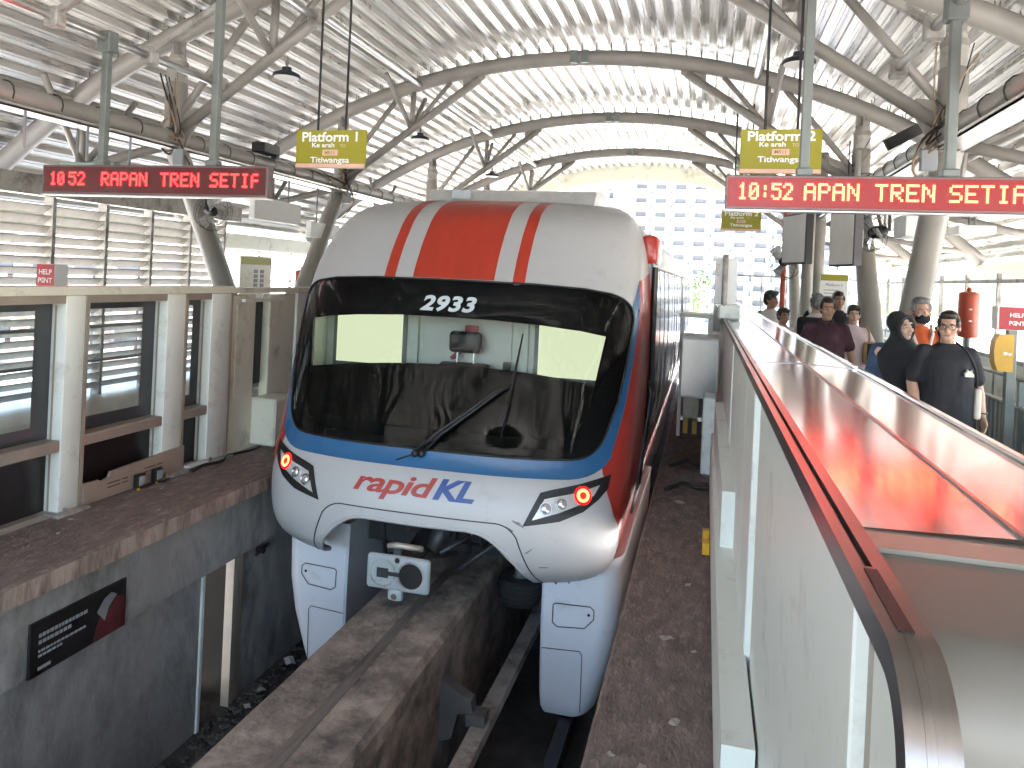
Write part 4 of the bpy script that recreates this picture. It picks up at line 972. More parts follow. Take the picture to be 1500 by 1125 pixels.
# ------------------------------------------------------------------ help points
def help_sign(x0,x1,y0,y1,z0,z1,lab,size):
    t=thing('help_point_sign',lab,'sign',((x0+x1)/2,(y0+y1)/2,0))
    MB().bbox((x0,y0,z0),(x1,y1,z1),.004,1).build('box','sign_white',t)
    MB().box((x0+.004,y0-.004,z0+.004),(x1-.004,y0+.001,z1-.004)).build('red_face','sign_red',t)
    c=(x0+x1)/2; flat_text('HELP',(c,y0-.006,lerp(z0,z1,.57)),size,'letter_white',t,bold=.001); flat_text('P INT',(c,y0-.006,lerp(z0,z1,.22)),size,'letter_white',t,bold=.001)
    ring=MB(); r=size*.33; cc=Vector((c-size*.33,y0-.006,lerp(z0,z1,.22)+size*.36)); ring.tube([cc+Vector((r*math.cos(a),0,r*math.sin(a))) for a in [i*PI/8 for i in range(2,16)]],size*.045,5); ring.build('handset_mark','letter_white',t)
    return t
t=help_sign(-7.04,-6.80,6.6,6.78,1.50,1.76,'left HELP POINT sign, red, above the glass barrier',.078)
MB().bbox((-6.97,6.66,0),(-6.87,6.74,1.50),.006,1).build('post','post_grey',t)
t=help_sign(2.88,3.20,8.6,8.68,1.535,1.77,'right HELP POINT sign, red, on a post above the yellow phone',.06)
MB().box((2.865,8.6,1.535),(2.879,8.75,1.77)).build('side_plate','sign_white',t)
MB().bbox((3.0,8.70,0),(3.09,8.78,1.56),.006,1).build('post','post_grey',t)
t=thing('phone_box','yellow rounded help phone on the post under the right HELP POINT sign','phone',(2.93,8.66,1.1))
pr=[(2.85-.012+.05,1.12),(3.01,1.12),(3.01,1.50),(2.89,1.50)]
pb=MB(); pb.prism([(2.875,1.12),(3.01,1.115),(3.01,1.49),(2.88,1.49),(2.845,1.42),(2.835,1.31),(2.845,1.2)],'y',8.56,8.70); pb.build('shell','yellow',t)
pb=MB(); pb.box((2.92,8.552,1.29),(2.95,8.56,1.31)); pb.box((2.965,8.552,1.285),(2.985,8.56,1.305)); pb.build('latch','chrome',t)
# ------------------------------------------------------------------ right fence and glazing
t=thing('platform_fence','grey ribbed metal fence with steel rails along the back of the right platform','fence',(3.4,10,0))
for z,r in ((.97,.028),(.66,.024)): MB().tube([(3.4,2,z),(3.4,25,z)],r,8).build('rail','galv',t,True)
for i in range(16):
    y=2.2+i*1.45; MB().bbox((3.38,y-.03,0),(3.44,y+.03,.95),.004,1).build('post','post_grey',t)
    b=MB(); b.prism([(y+.1,.66),(y+.16,.66),(y+.42,.95),(y+.36,.95)],'x',3.39,3.41); b.build('brace','post_grey',t)
    rib=MB(); pr=[]
    k=0; yy=y+.04
    while yy<y+1.38:
        pr+=[(3.43,yy),(3.43,yy+.075),(3.46,yy+.09),(3.46,yy+.125)]; yy+=.14
    pr2=[(a+.006,b) for a,b in reversed(pr)]
    rib.prism(pr+pr2,'z',.03,.64); rib.build('ribbed_panel','post_grey',t)
t=thing('window_screen','glazed steel-framed screen behind the right platform','window screen',(4.5,12,0))
for i in range(13):
    y=6+i*1.5; MB().box((4.47,y-.03,0),(4.53,y+.03,2.25)).build('mullion','stained',t)
    if i<12: MB().box((4.495,y+.03,.95),(4.505,y+1.47,2.08)).build('glass_pane','pane_clear',t); MB().box((4.48,y+.03,.03),(4.52,y+1.47,.88)).build('spandrel','panel_cream',t)
for z in (.915,2.12): MB().box((4.465,6,z-.03),(4.535,24,z+.03)).build('transom','stained',t)
t=thing('window_screen','glazed screen closing the far end of the right platform','window screen',(2.5,24,0))
for i in range(6): MB().box((.9+i*.72-.02,24.0,0),(.9+i*.72+.02,24.04,2.2)).build('mullion','stained',t)
for z in (.95,2.2): MB().box((.88,23.995,z-.025),(4.5,24.045,z+.025)).build('transom','stained',t)
for i in range(5): MB().box((.92+i*.72,24.015,.98),(.9+i*.72+.7,24.02,2.17)).build('glass_pane','pane_clear',t)
for x,y,r,m,lab in ((1.72,14.2,.10,'steel_white','white round pole behind the backpack man'),(2.05,15.5,.13,'steel_white','thicker white round pole on the right platform'),(1.45,15.6,.05,'orange_red','thin orange-red pole left of the white poles')):
    tag(MB().tube([(x,y,0),(x,y,arc(x)-.2)],r,14).build('pole',m,None,True),lab,'pole')
# hanging boxes, monitors, fans
def hang_box(a,b,lab,m='sign_white',top=3.3,cat='hanging sign',name='hanging_sign'):
    t=thing(name,lab,cat,tuple((p+q)/2 for p,q in zip(a,b)))
    MB().bbox(a,b,.008,1).build('box',m,t)
    for k in (.25,.75):
        y=lerp(a[1],b[1],k); x=(a[0]+b[0])/2; 
        if abs(b[0]-a[0])>abs(b[1]-a[1]): x=lerp(a[0],b[0],k); y=(a[1]+b[1])/2
        MB().tube([(x,y,b[2]-.01),(x,y,top)],.015,6).build('hanger_rod','post_grey',t)
    return t
hang_box((-6.55,9.7,2.53),(-6.45,11.0,2.86),'white blank hanging sign left of the train, nearer one'); hang_box((-6.53,11.3,2.36),(-6.43,12.3,2.62),'white blank hanging sign left of the train, farther one')
hang_box((-6.75,6.55,2.62),(-6.05,6.65,2.86),'pale green sign half hidden behind the left LED sign','bldg_green')
hang_box((2.28,9.9,2.55),(2.66,10.5,2.82),'white box sign hanging right of the leaning column'); hang_box((2.85,9.9,2.60),(3.25,10.3,2.70),'small pale box sign hanging far right under the eave')
for q,(x,y) in enumerate(((-6.35,5.3),(-6.35,5.75),(-6.35,6.5),(-6.35,7.1))):
    tag(MB().tube([(x,y,3.22),(x,y,2.86)],.014,6).build('drop_rod','cab_grey'),'%s dark drop rod hanging from the left cable tray'%('first','second','third','fourth')[q],'rod')
def monitor(c,ang,lab,w_=.60,h=.60):
    t=thing('monitor',lab,'monitor',c); M=Matrix.Rotation(ang,3,'Z'); C0=Vector(c)
    def B(a,b,nm,m):
        mb=MB().bbox(a,b,.006,1); mb.v=[M@v+C0 for v in mb.v]; mb.build(nm,m,t)
    B((-w_/2,-.04,-h/2),(w_/2,.05,h/2),'casing','sign_dark'); B((-w_/2+.02,-.046,-h/2+.02),(w_/2-.02,-.039,h/2-.02),'screen','sign_white'); B((-.12,.05,-.1),(.12,.14,.1),'mount','sign_white')
    MB().tube([C0+M@Vector((0,.1,0)),C0+M@Vector((0,.1,.95))],.03,8).build('hanger_pole','steel_white',t)
monitor((1.02,9.5,2.45),math.radians(-70),'flat monitor with pale screen hanging left of the fans'); monitor((1.42,8.7,2.42),math.radians(-75),'tilted monitor with reflective screen hanging below the right LED sign')
def fan(c,d,lab,r=.24):
    t=thing('wall_fan',lab,'fan',c); M=Vector(d).to_track_quat('Z','Y').to_matrix(); C0=Vector(c)
    cg=MB()
    for rr,z in ((r,0),(r*.97,.06),(r*.97,-.06),(r*.6,.085),(r*.3,.095)): cg.tube([C0+M@Vector((rr*math.cos(a),rr*math.sin(a),z)) for a in [i*PI/12 for i in range(25)]],.003,5)
    for i in range(20):
        a=i*PI/10; cg.tube([C0+M@Vector((q*math.cos(a),q*math.sin(a),z)) for q,z in ((.03,.1),(r*.6,.088),(r*.97,.06),(r,0),(r*.97,-.06),(r*.4,-.085))],.0012,4)
    cg.build('cage','wire_dark',t)
    for i in range(3):
        a=i*2*PI/3; b=MB(); P=[(.04,-.02,-.02),(r*.85,-.10,-.03),(r*.9,.05,.03),(.05,.05,.02)]; R_=Matrix.Rotation(a,3,'Z')
        vs=[C0+M@(R_@Vector(p)) for p in P]; b.add(vs+[v+M@Vector((0,0,.004)) for v in vs],[(0,1,2,3),(7,6,5,4),(0,4,5,1),(1,5,6,2),(2,6,7,3),(3,7,4,0)]); b.build('blade','lens_grey',t)
    MB().lathe([(.05,-.16),(.07,-.12),(.07,-.02),(.04,.03)],C0,14,M).build('motor','black_plastic',t,40)
    MB().tube([C0+M@Vector((0,0,-.1)),C0+M@Vector((0,0,-.2)),C0+M@Vector((0,0,-.2))+Vector((0,0,.25))],.018,6).build('arm','black_plastic',t)
fan((-6.15,8.35,2.5),(.85,-.35,-.35),'round wire fan on the left leaning column under the LED sign'); fan((.95,10.4,2.20),(-.6,-.7,-.3),'round wire fan below the flat monitor'); fan((1.72,8.9,2.5),(-.9,-.3,-.2),'wire fan beside the tilted monitor, right side',.2); fan((2.0,11.3,2.75),(-.5,-.8,-.2),'distant wire fan between the right columns')
# floodlight and bracket on the tubes
t=thing('floodlight','small black floodlight on the left white tube','floodlight',(-6.3,9.6,3.5)); MB().bbox((-6.42,9.5,3.48),(-6.2,9.9,3.62),.01,1).build('head','black_plastic',t); MB().box((-6.35,9.9,3.44),(-6.27,9.98,3.60)).build('yoke','black_steel',t)
t=thing('floodlight','black perforated lamp bracket on the right white tube','floodlight',(1.95,8.9,3.5)); MB().bar((1.78,8.7,3.42),(2.12,8.8,3.62),.04,.12).build('head','black_plastic',t)
# cables bundled round the column heads
def bundle(x,y,s,lab,seed):
    r=random.Random(seed); t=thing('cable_bundle',lab,'cables',(x,y,3.4))
    for k in range(15):
        p=[Vector((x+s*r.uniform(-.2,.2),y-.14+r.uniform(-.04,.04),4.3-r.uniform(0,.8)))]
        q=Vector((x+s*.12,y-.15,3.55))
        p+= [q+Vector((r.uniform(-.08,.08),r.uniform(-.05,.02),r.uniform(-.1,.1))),q+Vector((r.uniform(-.15,.15),r.uniform(-.05,.02),r.uniform(-.4,-.15))),Vector((x+r.uniform(-.2,.2),y-.2-r.uniform(0,.8),3.42)),Vector((x+r.uniform(-.12,.12),y-1.4-r.uniform(0,.6),3.46))]
        if k%3==2: p=[Vector((x+s*.1,y-.15,3.5)),Vector((x+s*.3,y-.16,3.3-r.uniform(0,.2))),Vector((x+s*.34,y-.16,3.0)),Vector((x+s*r.uniform(.0,.2),y-.12,2.75))]
        MB().tube(catmull(p,5),r.uniform(.006,.013),5).build('cable','cable' if k%2 else 'cable_tan',t,True)
    MB().bbox((x+s*.16,y-.22,3.02),(x+s*.30,y-.14,3.22),.006,1).build('junction_box','cab_grey',t)
bundle(CL,8.0,1,'tangled cables round the nearest left column head',1); bundle(CR,8.0,-1,'tangled cables round the nearest right column head',2); bundle(CL,12.4,1,'tangled cables round the second left column head',3); bundle(CR,12.4,-1,'tangled cables round the second right column head',4)
t=thing('column_band','orange painted band on the nearer right leaning column','column band',(2.2,10.5,1.4)); p0=Vector((2.2,11.3,1.95)); 
for yy in (12.4,): 
    a=Vector((2.2,yy,NZ-.12)); b=Vector((2.2,10.32,0)); d=(b-a); MB().tube([a+d*.48,a+d*.58],.152,16).build('band','orange_red',t,True)
# notice board stand on the platform
t=thing('notice_board','white notice board with green header behind the waiting passengers','notice board',(2.28,15,0))
MB().bbox((2.05,14.98,1.35),(2.53,15.02,2.16),.006,1).build('board','sign_white',t); MB().box((2.055,14.974,2.04),(2.525,14.981,2.155)).build('green_header','sign_green',t)
flat_text('Platform 2',(2.29,14.973,1.94),.07,'sign_dark',t)
for k in range(5): MB().box((2.12,14.974,1.86-k*.06),(2.12+.25+.04*(k%3),14.979,1.872-k*.06)).build('text_line','cab_grey',t)
MB().tube([(2.29,15,0),(2.29,15,1.36)],.025,8).build('stand','post_grey',t)
# ------------------------------------------------------------------ far buildings and trees
def block(name,lab,x0,x1,y,z0,z1,nb,nf,wall='bldg_white',depth=14,ny=-1):
    t=thing(name,lab,'building',((x0+x1)/2,y,-9))
    MB().box((x0,y,-9),(x1,y+depth,z1)).build('wall',wall,t)
    fh=(z1-z0)/nf; bw=(x1-x0)/nb
    win=None;bal=None
    for f in range(nf):
        z=z0+f*fh
        MB().box((x0-.3,y-1.6,z-.25),(x1+.3,y-.002,z)).build('floor_slab',wall,t)
        for b in range(nb):
            p=Vector((x0+b*bw,y,z))-t.location
            if win is None:
                win=MB().box((bw*.12,-.12,.25),(bw*.62,-.003,fh*.72)).build('window','bldg_dark',t,local=True); win.location=p
                bal=MB().box((.1,-1.65,0),(bw*.82,-1.5,1.0)).build('balcony',wall,t,local=True); bal.location=p
                fin=MB().box((-.1,-1.55,0),(.1,-.003,fh-.25)).build('party_fin',wall,t,local=True); fin.location=p
            else:
                inst(win,'window',t,p); inst(bal,'balcony',t,p); inst(fin,'party_fin',t,p)
    return t
block('apartment_block','large white apartment block with balconies beyond the station end',-16,30,165,-6,42,11,16)
block('apartment_tower','slim pale tower with green strip left of the apartment block',-26,-16.6,150,-6,60,3,20,'bldg_white',12)
MB_=MB().box((-18.6,149,-9),(-17.4,149.9,62)).build('tower_strip','bldg_green'); tag(MB_,'pale green vertical strip on the edge of the slim tower','facade strip')
block('office_block','pink low block outside the right platform windows',22,60,40,-6,8,10,4,'bldg_pink',20)
block('long_block','pale long block seen far left through the open side',-90,-45,60,-7,6,9,4,'bldg_pink',20)
def tree(x,y,zb,h,r,lab,seed,n=2600):
    rr=random.Random(seed); t=thing('tree',lab,'tree',(x,y,zb),'trees beyond the station')
    MB().tube([(x,y,zb),(x+.15,y,zb+h*.35),(x-.1,y,zb+h*.6),(x,y,zb+h*.8)],[.28,.22,.15,.06],8).build('trunk','bark',t,True)
    for k in range(5):
        a=k*1.256; MB().tube([(x,y,zb+h*(.45+.05*k)),(x+math.cos(a)*r*.5,y+math.sin(a)*r*.5,zb+h*(.62+.05*k)),(x+math.cos(a)*r*.8,y+math.sin(a)*r*.8,zb+h*(.7+.05*k))],[.1,.06,.02],6).build('limb','bark',t,True)
    mb=MB(); cl=[(Vector((rr.gauss(0,.45)*r,rr.gauss(0,.45)*r,zb+h*.78+rr.gauss(0,.22)*r)),rr.uniform(.25,.5)*r) for _ in range(16)]
    for i in range(n):
        c,q=rr.choice(cl); d=Vector((rr.gauss(0,1),rr.gauss(0,1),rr.gauss(0,.8))).normalized()*q*rr.uniform(.5,1.05); p=Vector((x,y,0))+c+d
        u=Vector((rr.gauss(0,1),rr.gauss(0,1),rr.gauss(0,1))).normalized()*.14; v=u.orthogonal().normalized()*.09
        mb.add([p-u,p+v,p+u,p-v],[(0,1,2,3)])
    stuff(mb.build('crown','leaf',t,fixn=False))
tree(-2.5,42,-9,13.2,2.2,'leafy green tree rising beside the far end of the train',5); tree(-3.5,60,-9,12,3.2,'lower leafy tree farther along the track',6)

# ------------------------------------------------------------------ people
def remeshed(mb,voxel,name,m,parent,smooth_it=2,noise=0.,seed=0):
    me=bpy.data.meshes.new('tmp'); me.from_pydata([tuple(v) for v in mb.v],[],mb.f)
    b=bmesh.new(); b.from_mesh(me); bmesh.ops.recalc_face_normals(b,faces=b.faces[:]); b.to_mesh(me); b.free()
    o=bpy.data.objects.new('tmp',me)
    r=o.modifiers.new('r','REMESH'); r.mode='VOXEL'; r.voxel_size=voxel
    s=o.modifiers.new('s','SMOOTH'); s.factor=.5; s.iterations=smooth_it
    nm=evalmesh(o)
    bpy.data.objects.remove(o); bpy.data.meshes.remove(me)
    if noise:
        from mathutils import noise as nz
        nrm=[v.normal.copy() for v in nm.vertices]
        for v in nm.vertices:
            q=nz.noise(Vector((v.co.x*7+seed,v.co.y*7,v.co.z*5)))+.5*nz.noise(Vector((v.co.x*16,v.co.y*16+seed,v.co.z*9)))
            v.co+=nrm[v.index]*q*noise
    nm.name=name; nm.materials.clear(); nm.materials.append(MATS[m])
    for p in nm.polygons: p.use_smooth=True
    ob=bpy.data.objects.new(name,nm); C.objects.link(ob); ob.parent=parent; return ob
def chain(mb,pts,rs,n=12):
    pts=[Vector(p) for p in pts]
    mb.tube(pts,rs,n)
    for p,r in zip(pts,rs): mb.ell(p,(r,r,r),10,8)
def loft(mb,secs,n=20):
    # secs: (z, rx, ry, cx, cy)
    mb.rings([[(cx+rx*math.copysign(abs(math.cos(a))**.85,math.cos(a)),cy+ry*math.copysign(abs(math.sin(a))**.85,math.sin(a)),z) for a in [2*PI*k/n for k in range(n)]] for z,rx,ry,cx,cy in secs])
def person(loc,h,yaw,label,top='cloth_black',bottom='jeans_dark',skin='skin',hair='hair_black',bulk=1.,head_yaw=0.,hairstyle='short',sleeve='short',arms=None,glasses=False,mask=False,hijab=False,collar=None,lean=0.,female=False,stride=.18,vox=.0085,smile=False,tilt=0.):
    t=thing('person',label,'person',loc,'passengers on the right platform'); t.rotation_euler=(0,0,yaw)
    k=h/1.74; HS=1.06
    arms=arms or {'L':((.222,.02,1.13),(.235,-.07,.89)),'R':((-.222,.02,1.13),(-.235,-.07,.89))}
    S_=lambda p: (p[0]*k,p[1]*k,p[2]*k)
    HM=Matrix.Rotation(head_yaw,3,'Z')@Matrix.Rotation(tilt,3,'Y'); hc=Vector((0,-.015,1.585))
    def HP(x,y,z): return hc+HM@Vector((x*1.06,y*1.04,z*1.02))
    body=MB(); bw=bulk
    # torso
    loft(body,[(.86,.15*bw,.10*bw,0,0),(.95,.165*bw,.115*bw,0,0),(1.06,.145*bw,.11*bw,0,0),(1.2,.155*bw,.115*bw,0,-.005),(1.32,.165*bw,.11*bw,0,0),(1.41,.12*bw,.075,0,.01),(1.45,.06,.06,0,.01)])
    chain(body,[(0,.012,1.40),(0,0,1.52)],[.058,.052])
    # head: skull, face, jaw, nose, ears
    body.ell(hc+HM@Vector((0,.02,.045)),(.074,.092,.098),16,12,HM); body.ell(HP(0,-.03,-.02),(.062,.066,.09),14,10,HM); body.ell(HP(0,-.045,-.075),(.042,.042,.038),12,8,HM)
    chain(body,[HP(0,-.088,.02),HP(0,-.108,-.022)],[.009,.014],8); body.ell(HP(.012,-.10,-.026),(.009,.01,.008),8,6); body.ell(HP(-.012,-.10,-.026),(.009,.01,.008),8,6)
    body.ell(HP(.038,-.072,-.02),(.026,.02,.022),8,6,HM); body.ell(HP(-.038,-.072,-.02),(.026,.02,.022),8,6,HM); body.ell(HP(0,-.086,.046),(.05,.014,.012),10,6,HM)
    for s in (() if hijab else (-1,1)): body.ell(HP(s*.074,.01,.005),(.012,.02,.032),8,6,HM)
    # arms and hands
    for s,key in ((1,'L'),(-1,'R')):
        e,wv=[Vector(p) for p in arms[key]]; sh=Vector((s*.16*bw,.01,1.375))
        chain(body,[sh,sh.lerp(e,.5),e],[.055*bw,.046*bw,.038*bw]); chain(body,[e,e.lerp(wv,.35),wv],[.038*bw,.040*bw,.026])
        d=(wv-e).normalized(); side=Vector((0,-1,0)) if abs(d.y)<.8 else Vector((0,0,1)); thumb=(side-d*side.dot(d)).normalized(); nrm=d.cross(thumb).normalized()
        pc=wv+d*.05; body.rings([[wv+d*(.01+q)+thumb*a*(.030+.01*(q>.02))+nrm*b*.014 for a,b in ((1,1),(-1,1),(-1,-1),(1,-1))] for q in (0,.035,.085)])
        inw=-s
        for i,(o_,L) in enumerate(((.030,.072),(.011,.080),(-.009,.074),(-.028,.058))):
            b0=wv+d*.085+thumb*o_; cur=Vector((inw,0,0)); cur=(cur-d*cur.dot(d)); cur=cur.normalized() if cur.length>.1 else nrm
            chain(body,[b0,b0+d*L*.45+cur*.006,b0+d*L*.78+cur*.022,b0+d*L*.92+cur*.042],[.0095,.009,.0085,.0075],8)
        b0=wv+d*.03+thumb*.030; chain(body,[b0,b0+thumb*.022+d*.03,b0+thumb*.026+d*.062],[.012,.0105,.009],8)
    # legs
    for s in (-1,1):
        hip=Vector((s*.085*bw,0,.90)); f=stride*s; kn=Vector((s*.09,-.04-f*.4 if f>0 else -.03,.49)); an=Vector((s*.085,-f*.9+.02,.085))
        chain(body,[hip,hip.lerp(kn,.5),kn],[.085*bw,.075*bw,.055]); chain(body,[kn,kn.lerp(an,.3),an],[.055,.052,.036])
    body.v=[Vector(S_(v)) for v in body.v]
    remeshed(body,vox,'body',skin,t,2)
    sc_=lambda mb: setattr(mb,'v',[Vector(S_(v)) for v in mb.v])
    # trousers and shoes
    tr=MB(); loft(tr,[(.80,.155*bw,.115*bw,0,0),(.9,.175*bw,.125*bw,0,0),(1.0,.168*bw,.125*bw,0,0),(1.04,.155*bw,.118*bw,0,0)])
    for s in (-1,1):
        hip=Vector((s*.085*bw,0,.88)); f=stride*s; kn=Vector((s*.09,-.04-f*.4 if f>0 else -.03,.49)); an=Vector((s*.085,-f*.9+.02,.10))
        chain(tr,[hip,hip.lerp(kn,.5),kn,kn.lerp(an,.5),an],[.1*bw,.092*bw,.073,.066,.058])
    sc_(tr); remeshed(tr,.014,'trousers',bottom,t,2,.004,1)
    for s in (-1,1):
        f=stride*s; y=-f*.9+.02; sh=MB(); sh.ell((s*.085,y+.02,.045),(.042,.06,.045),12,8); sh.ell((s*.088,y-.09,.035),(.045,.10,.035),12,8); sh.v=[Vector((v.x,v.y,max(v.z,.0))) for v in sh.v]; sc_(sh); remeshed(sh,.01,'shoe','black_plastic' if s*0==0 else '',t,1)
    # top
    tp=MB(); hem=.80 if not female else .82
    loft(tp,[(hem,.185*bw,.14*bw,0,0),(.95,.182*bw,.138*bw,0,0),(1.08,.172*bw,.136*bw,0,-.005),(1.2,.178*bw,.138*bw,0,-.008),(1.32,.172*bw,.125*bw,0,0),(1.395,.14*bw,.092,0,.01),(1.445,.085,.075,0,.012),(1.465,.068,.066,0,.012)])
    if female: tp.ell((.075,-.10,1.24),(.075,.06,.07)); tp.ell((-.075,-.10,1.24),(.075,.06,.07))
    elif bulk>1.08: tp.ell((0,-.07,1.02),(.13,.10,.14))
    for s,key in ((1,'L'),(-1,'R')):
        e,wv=[Vector(p) for p in arms[key]]; sh=Vector((s*.16*bw,.01,1.375)); dirv=(e-sh)
        if sleeve=='short': chain(tp,[sh+Vector((-s*.03,0,.005)),sh,sh+dirv*.45,sh+dirv*.80],[.055*bw,.060*bw,.060*bw,.064*bw])
        else: chain(tp,[sh+Vector((-s*.03,0,.005)),sh,sh.lerp(e,.5),e,e.lerp(wv,.5),wv-(wv-e)*.04],[.055*bw,.059*bw,.056*bw,.050*bw,.046,.040])
    sc_(tp); remeshed(tp,.011,'jacket' if sleeve=='long' else 'shirt',top,t,3,.0115,loc[0]*9)
    if collar:
        cm=MB()
        for s in (-1,1):
            cm.tube([Vector((s*.012,-.075,1.405))*k,Vector((s*.055,-.06,1.45))*k,Vector((s*.07,.0,1.478))*k,Vector((s*.03,.07,1.488))*k],[.012*k,.018*k,.016*k,.015*k],8)
        cm.build('collar',collar,t,True,local=True)
    if not mask and not hijab or True:
        for s in (-1,1):
            MB().ell(Vector(S_(HP(s*.031,-.083,.014))),(.0125*k,.008*k,.0062*k),10,8).build('eye','eye_white',t,True,local=True)
            MB().ell(Vector(S_(HP(s*.031,-.0905,.014))),(.006*k,.003*k,.0058*k),8,6).build('iris','hair_black',t,True,local=True)
            MB().tube([Vector(S_(HP(s*.014,-.0945,.032))),Vector(S_(HP(s*.034,-.0925,.039))),Vector(S_(HP(s*.053,-.080,.033)))],[.0035*k,.0045*k,.002*k],6).build('eyebrow',hair,t,True,local=True)
        if not mask:
            MB().tube([Vector(S_(HP(x,-.0865-(.006 if abs(x)<.02 else 0),-.056+(.004 if smile and abs(x)>.02 else 0)))) for x in (-.026,-.013,0,.013,.026)],[.002*k,.0055*k,.006*k,.0055*k,.002*k],8).build('mouth','lip',t,True,local=True)
    if mask:
        mm=MB(); mm.ell(HP(0,-.052,-.05),(.066,.068,.052),14,10,HM); mm.ell(HP(0,-.095,-.03),(.022,.025,.02),10,8,HM); sc_(mm); remeshed(mm,.007,'face_mask','cloth_black',t,2)
        MB().tube([Vector(S_(HP(x,y,z))) for x,y,z in ((-.06,-.06,-.03),(-.08,.0,.0),(-.082,.015,.02))],.003,5).build('mask_strap','cloth_black',t,local=True)
        MB().tube([Vector(S_(HP(x,y,z))) for x,y,z in ((.06,-.06,-.03),(.08,.0,.0),(.082,.015,.02))],.003,5).build('mask_strap','cloth_black',t,local=True)
    if glasses:
        gm=MB()
        for s in (-1,1):
            c=HP(s*.033,-.104,.012); gm.tube([Vector(S_(c+HM@Vector((.026*math.cos(a),0,.019*math.sin(a))))) for a in [i*PI/8 for i in range(17)]],.0022*k,5)
            gm.tube([Vector(S_(HP(s*.06,-.10,.016))),Vector(S_(HP(s*.078,-.02,.02))),Vector(S_(HP(s*.08,.02,.012)))],.002*k,5)
        gm.tube([Vector(S_(HP(-.008,-.106,.016))),Vector(S_(HP(.008,-.106,.016)))],.002*k,5); gm.build('glasses','black_steel',t,local=True)
    if hijab:
        hj=MB(); hj.ell(HP(0,.032,.045),(.094,.102,.112),16,12,HM)
        hj.tube([HP(.079*math.cos(a)*1.0,-.052+.0*a,.0+.105*math.sin(a)) for a in [i*PI/12 for i in range(25)]],.020,10)
        loft(hj,[(1.0,.10,.05,0,-.135),(1.12,.155,.10,0,-.10),(1.24,.19,.155,0,-.05),(1.34,.20,.14,0,-.01),(1.42,.14,.105,0,0),(1.50,.09,.088,0,.01),(1.54,.085,.085,0,.015)])
        sc_(hj); ob=remeshed(hj,.009,'headscarf','cloth_black',t,2,.004,3)
    elif hairstyle!='none':
        hr=MB()
        hr.ell(HP(0,.032,.062),(.081,.094,.092),16,12,HM); hr.ell(HP(0,.055,.01),(.078,.066,.085),14,10,HM)
        hr.ell(HP(0,-.045,.112),(.062,.05,.034),12,8,HM)
        for s in (-1,1): hr.ell(HP(s*.066,.0,.045),(.018,.05,.042),10,8,HM)
        if hairstyle=='tied': hr.ell(HP(0,.12,.03),(.045,.045,.05),12,8,HM); hr.ell(HP(.04,-.06,.095),(.04,.03,.03),10,6,HM); hr.ell(HP(-.04,-.06,.095),(.04,.03,.03),10,6,HM)
        if hairstyle=='thick':
            hr.ell(HP(0,.02,.085),(.092,.098,.085),16,12,HM); hr.ell(HP(.03,-.05,.115),(.06,.05,.04),12,8,HM)
        sc_(hr); remeshed(hr,.008,'hair',hair,t,1,.005,5)
    return t,S_
# man in black T-shirt
t,S_=person((1.97,7.0,0),1.735,math.radians(4),'man in black T-shirt with glasses walking nearest, holding a pale bag','cloth_black','jeans_dark','skin','hair_black',1.14,math.radians(-24),'short','short',{'L':((.255,.03,1.12),(.27,-.06,.88)),'R':((-.255,.03,1.12),(-.25,-.12,.90))},glasses=True,smile=True,vox=.0075)
p=MB(); q=[Vector(S_(v)) for v in ((.085,-.168,1.205),(.15,-.160,1.205),(.15,-.160,1.225),(.135,-.162,1.245),(.14,-.16,1.262),(.125,-.163,1.25),(.11,-.165,1.25),(.10,-.166,1.268),(.095,-.166,1.245),(.08,-.168,1.23))]
p.add([v+Vector((0,-.012,0)) for v in q]+[v+Vector((0,.02,0)) for v in q],[tuple(range(10)),tuple(range(19,9,-1))]+[(i,(i+1)%10,(i+1)%10+10,i+10) for i in range(10)]); p.build('chest_print','cloth_cream',t,local=True)
p=MB(); p.tube([Vector(S_((-.25+.034*math.cos(a),-.115+.034*math.sin(a),.915))) for a in [i*PI/6 for i in range(13)]],.008,6); p.build('wrist_watch','black_plastic',t,local=True)
p=MB(); p.tube([Vector(S_((.272+.033*math.cos(a),-.055+.033*math.sin(a),.905))) for a in [i*PI/6 for i in range(13)]],.006,6); p.build('wrist_band','black_plastic',t,local=True)
tb=thing('shoulder_bag','pale cloth bag held at the side of the man in black','bag',(2.24,6.97,.86)); bm2=MB(); bm2.bbox((2.17,6.91,.85),(2.22,7.03,1.10),.018,2); bm2.build('pouch','cloth_cream',tb,True); MB().tube(catmull([(2.195,6.97,1.09),(2.17,6.93,1.25),(2.09,6.90,1.40),(2.03,6.98,1.47)],5),.010,6).build('strap','cloth_black',tb,True)
# woman in black headscarf and denim jacket
t,S_=person((1.71,7.42,0),1.70,math.radians(-6),'woman in black headscarf and blue denim jacket looking aside','denim','trousers','skin_fair','hair_black',1.12,math.radians(38),'none','long',{'L':((.235,.04,1.13),(.17,-.16,1.03)),'R':((-.235,.03,1.13),(-.20,-.14,.93))},hijab=True,female=True,vox=.0075,tilt=math.radians(-8))
tb=thing('denim_bundle','folded blue denim held on the arm of the woman in headscarf','bundle',(1.83,7.23,.9)); mm=MB(); mm.ell((1.83,7.22,1.06),(.10,.09,.08)); mm.ell((1.88,7.22,.96),(.08,.08,.12)); mm.ell((1.78,7.20,.98),(.07,.06,.06)); remeshed(mm,.012,'folds','denim',tb,2,.012,2).location=-tb.location
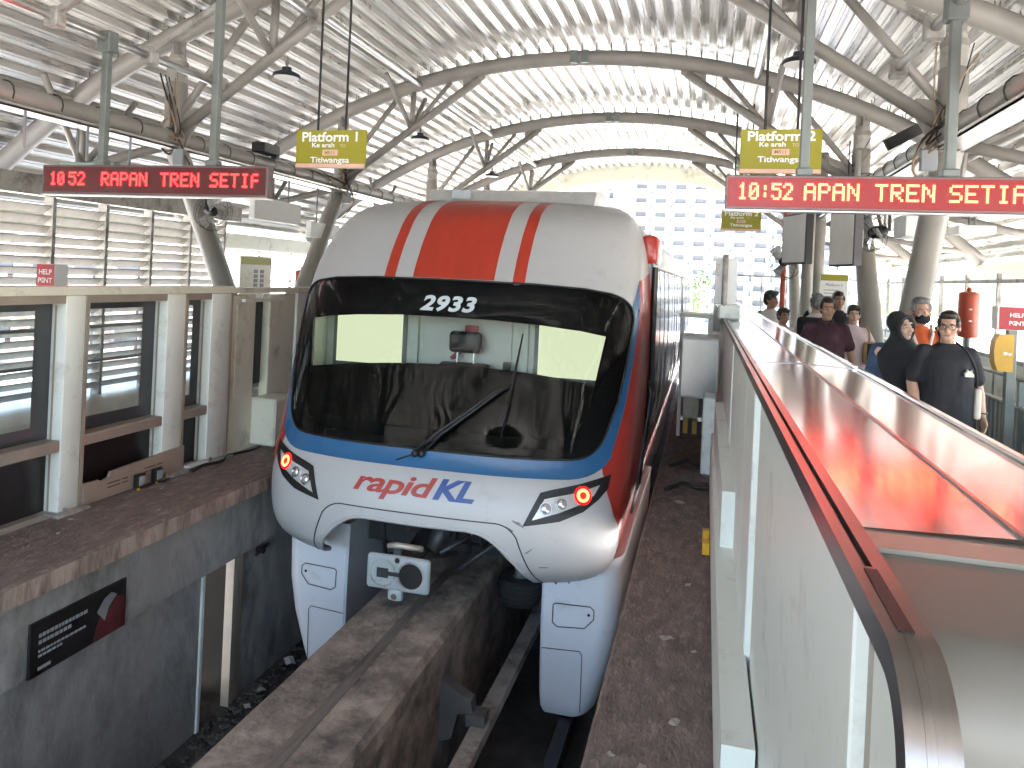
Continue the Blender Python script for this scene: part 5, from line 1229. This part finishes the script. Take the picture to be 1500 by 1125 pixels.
# masked man with orange shirt
t,S_=person((2.03,8.1,0),1.84,math.radians(2),'grey-haired man in orange shirt with black face mask','cloth_orange','trousers','skin','hair_grey',1.08,math.radians(6),'short','short',mask=True)
p=MB(); p.tube([Vector(S_(v)) for v in ((.10,.02,1.47),(.085,-.10,1.40),(.04,-.15,1.25),(0,-.155,1.12))],.016,6); p.tube([Vector(S_(v)) for v in ((-.10,.02,1.47),(-.085,-.10,1.40),(-.04,-.15,1.25),(0,-.155,1.12))],.016,6); p.build('lanyard','cloth_cream',t,True,local=True)
p=MB(); p.tube([Vector(S_(v)) for v in ((.16,.05,1.45),(.165,-.09,1.38),(.15,-.14,1.15))],.024,6); p.build('bag_strap','cloth_black',t,True,local=True)
# man in maroon polo
t,S_=person((1.36,9.3,0),1.79,math.radians(0),'man in dark maroon polo shirt walking towards the camera','cloth_maroon','trousers','skin_tan','hair_black',1.12,math.radians(4),'short','short',{'L':((.26,.05,1.15),(.32,-.02,.92)),'R':((-.235,.05,1.13),(-.24,-.05,.9))},collar='cloth_maroon')
# woman in pale top
t,S_=person((1.87,10.6,0),1.69,math.radians(4),'woman in pale pink T-shirt with tan shoulder bag, behind the maroon polo man','cloth_pink','jeans_dark','skin_fair','hair_black',1.0,math.radians(-4),'tied','short',{'L':((.27,.02,1.16),(.33,-.20,1.14)),'R':((-.24,.03,1.13),(-.25,-.04,.9))},female=True,vox=.01)
tb=thing('shoulder_bag','tan and black striped shoulder bag of the woman in pale top','bag',(2.04,10.5,.9)); MB().bbox((1.98,10.43,.93),(2.12,10.53,1.22),.02,2).build('pouch','bag_tan',tb,True); MB().box((2.02,10.424,.95),(2.08,10.431,1.20)).build('stripe','cloth_black',tb); MB().tube(catmull([(2.05,10.48,1.20),(2.04,10.44,1.33),(2.01,10.52,1.42)],4),.012,6).build('strap','bag_tan',tb,True)
# backpack man
t,S_=person((1.47,11.0,0),1.82,math.radians(150),'grey-haired man in white shirt with black backpack, turned away','cloth_white','trousers','skin','hair_grey',1.05,math.radians(40),'short','short',vox=.01)
p=MB(); p.tube([Vector(S_(v)) for v in ((.13,.12,1.15),(.135,.10,1.38),(.12,.0,1.475),(.125,-.11,1.36),(.14,-.12,1.15))],.024,6); p.build('backpack_strap','cloth_black',t,True,local=True)
p=MB(); p.bbox(S_((-.15,.14,1.0)),S_((.15,.27,1.42)),.05,3); p.build('backpack','cloth_black',t,True,local=True)
person((1.93,12.2,0),1.86,math.radians(8),'dark-haired passenger standing behind the maroon polo man, mostly hidden','cloth_black','trousers','skin_tan','hair_black',1.0,0,'short','short',vox=.01)
person((1.08,11.4,0),1.59,math.radians(20),'dark-haired girl in pale top beside the barrier, farther back','cloth_pink','trousers','skin_tan','hair_black',.88,math.radians(5),'tied','short',female=True,vox=.01)
person((1.0,12.6,0),1.81,math.radians(25),'dark-haired man in white T-shirt at the back by the barrier','cloth_white','jeans_dark','skin_tan','hair_black',1.0,math.radians(30),'thick','short',vox=.01)

bpy.data.scenes.remove(SCR)
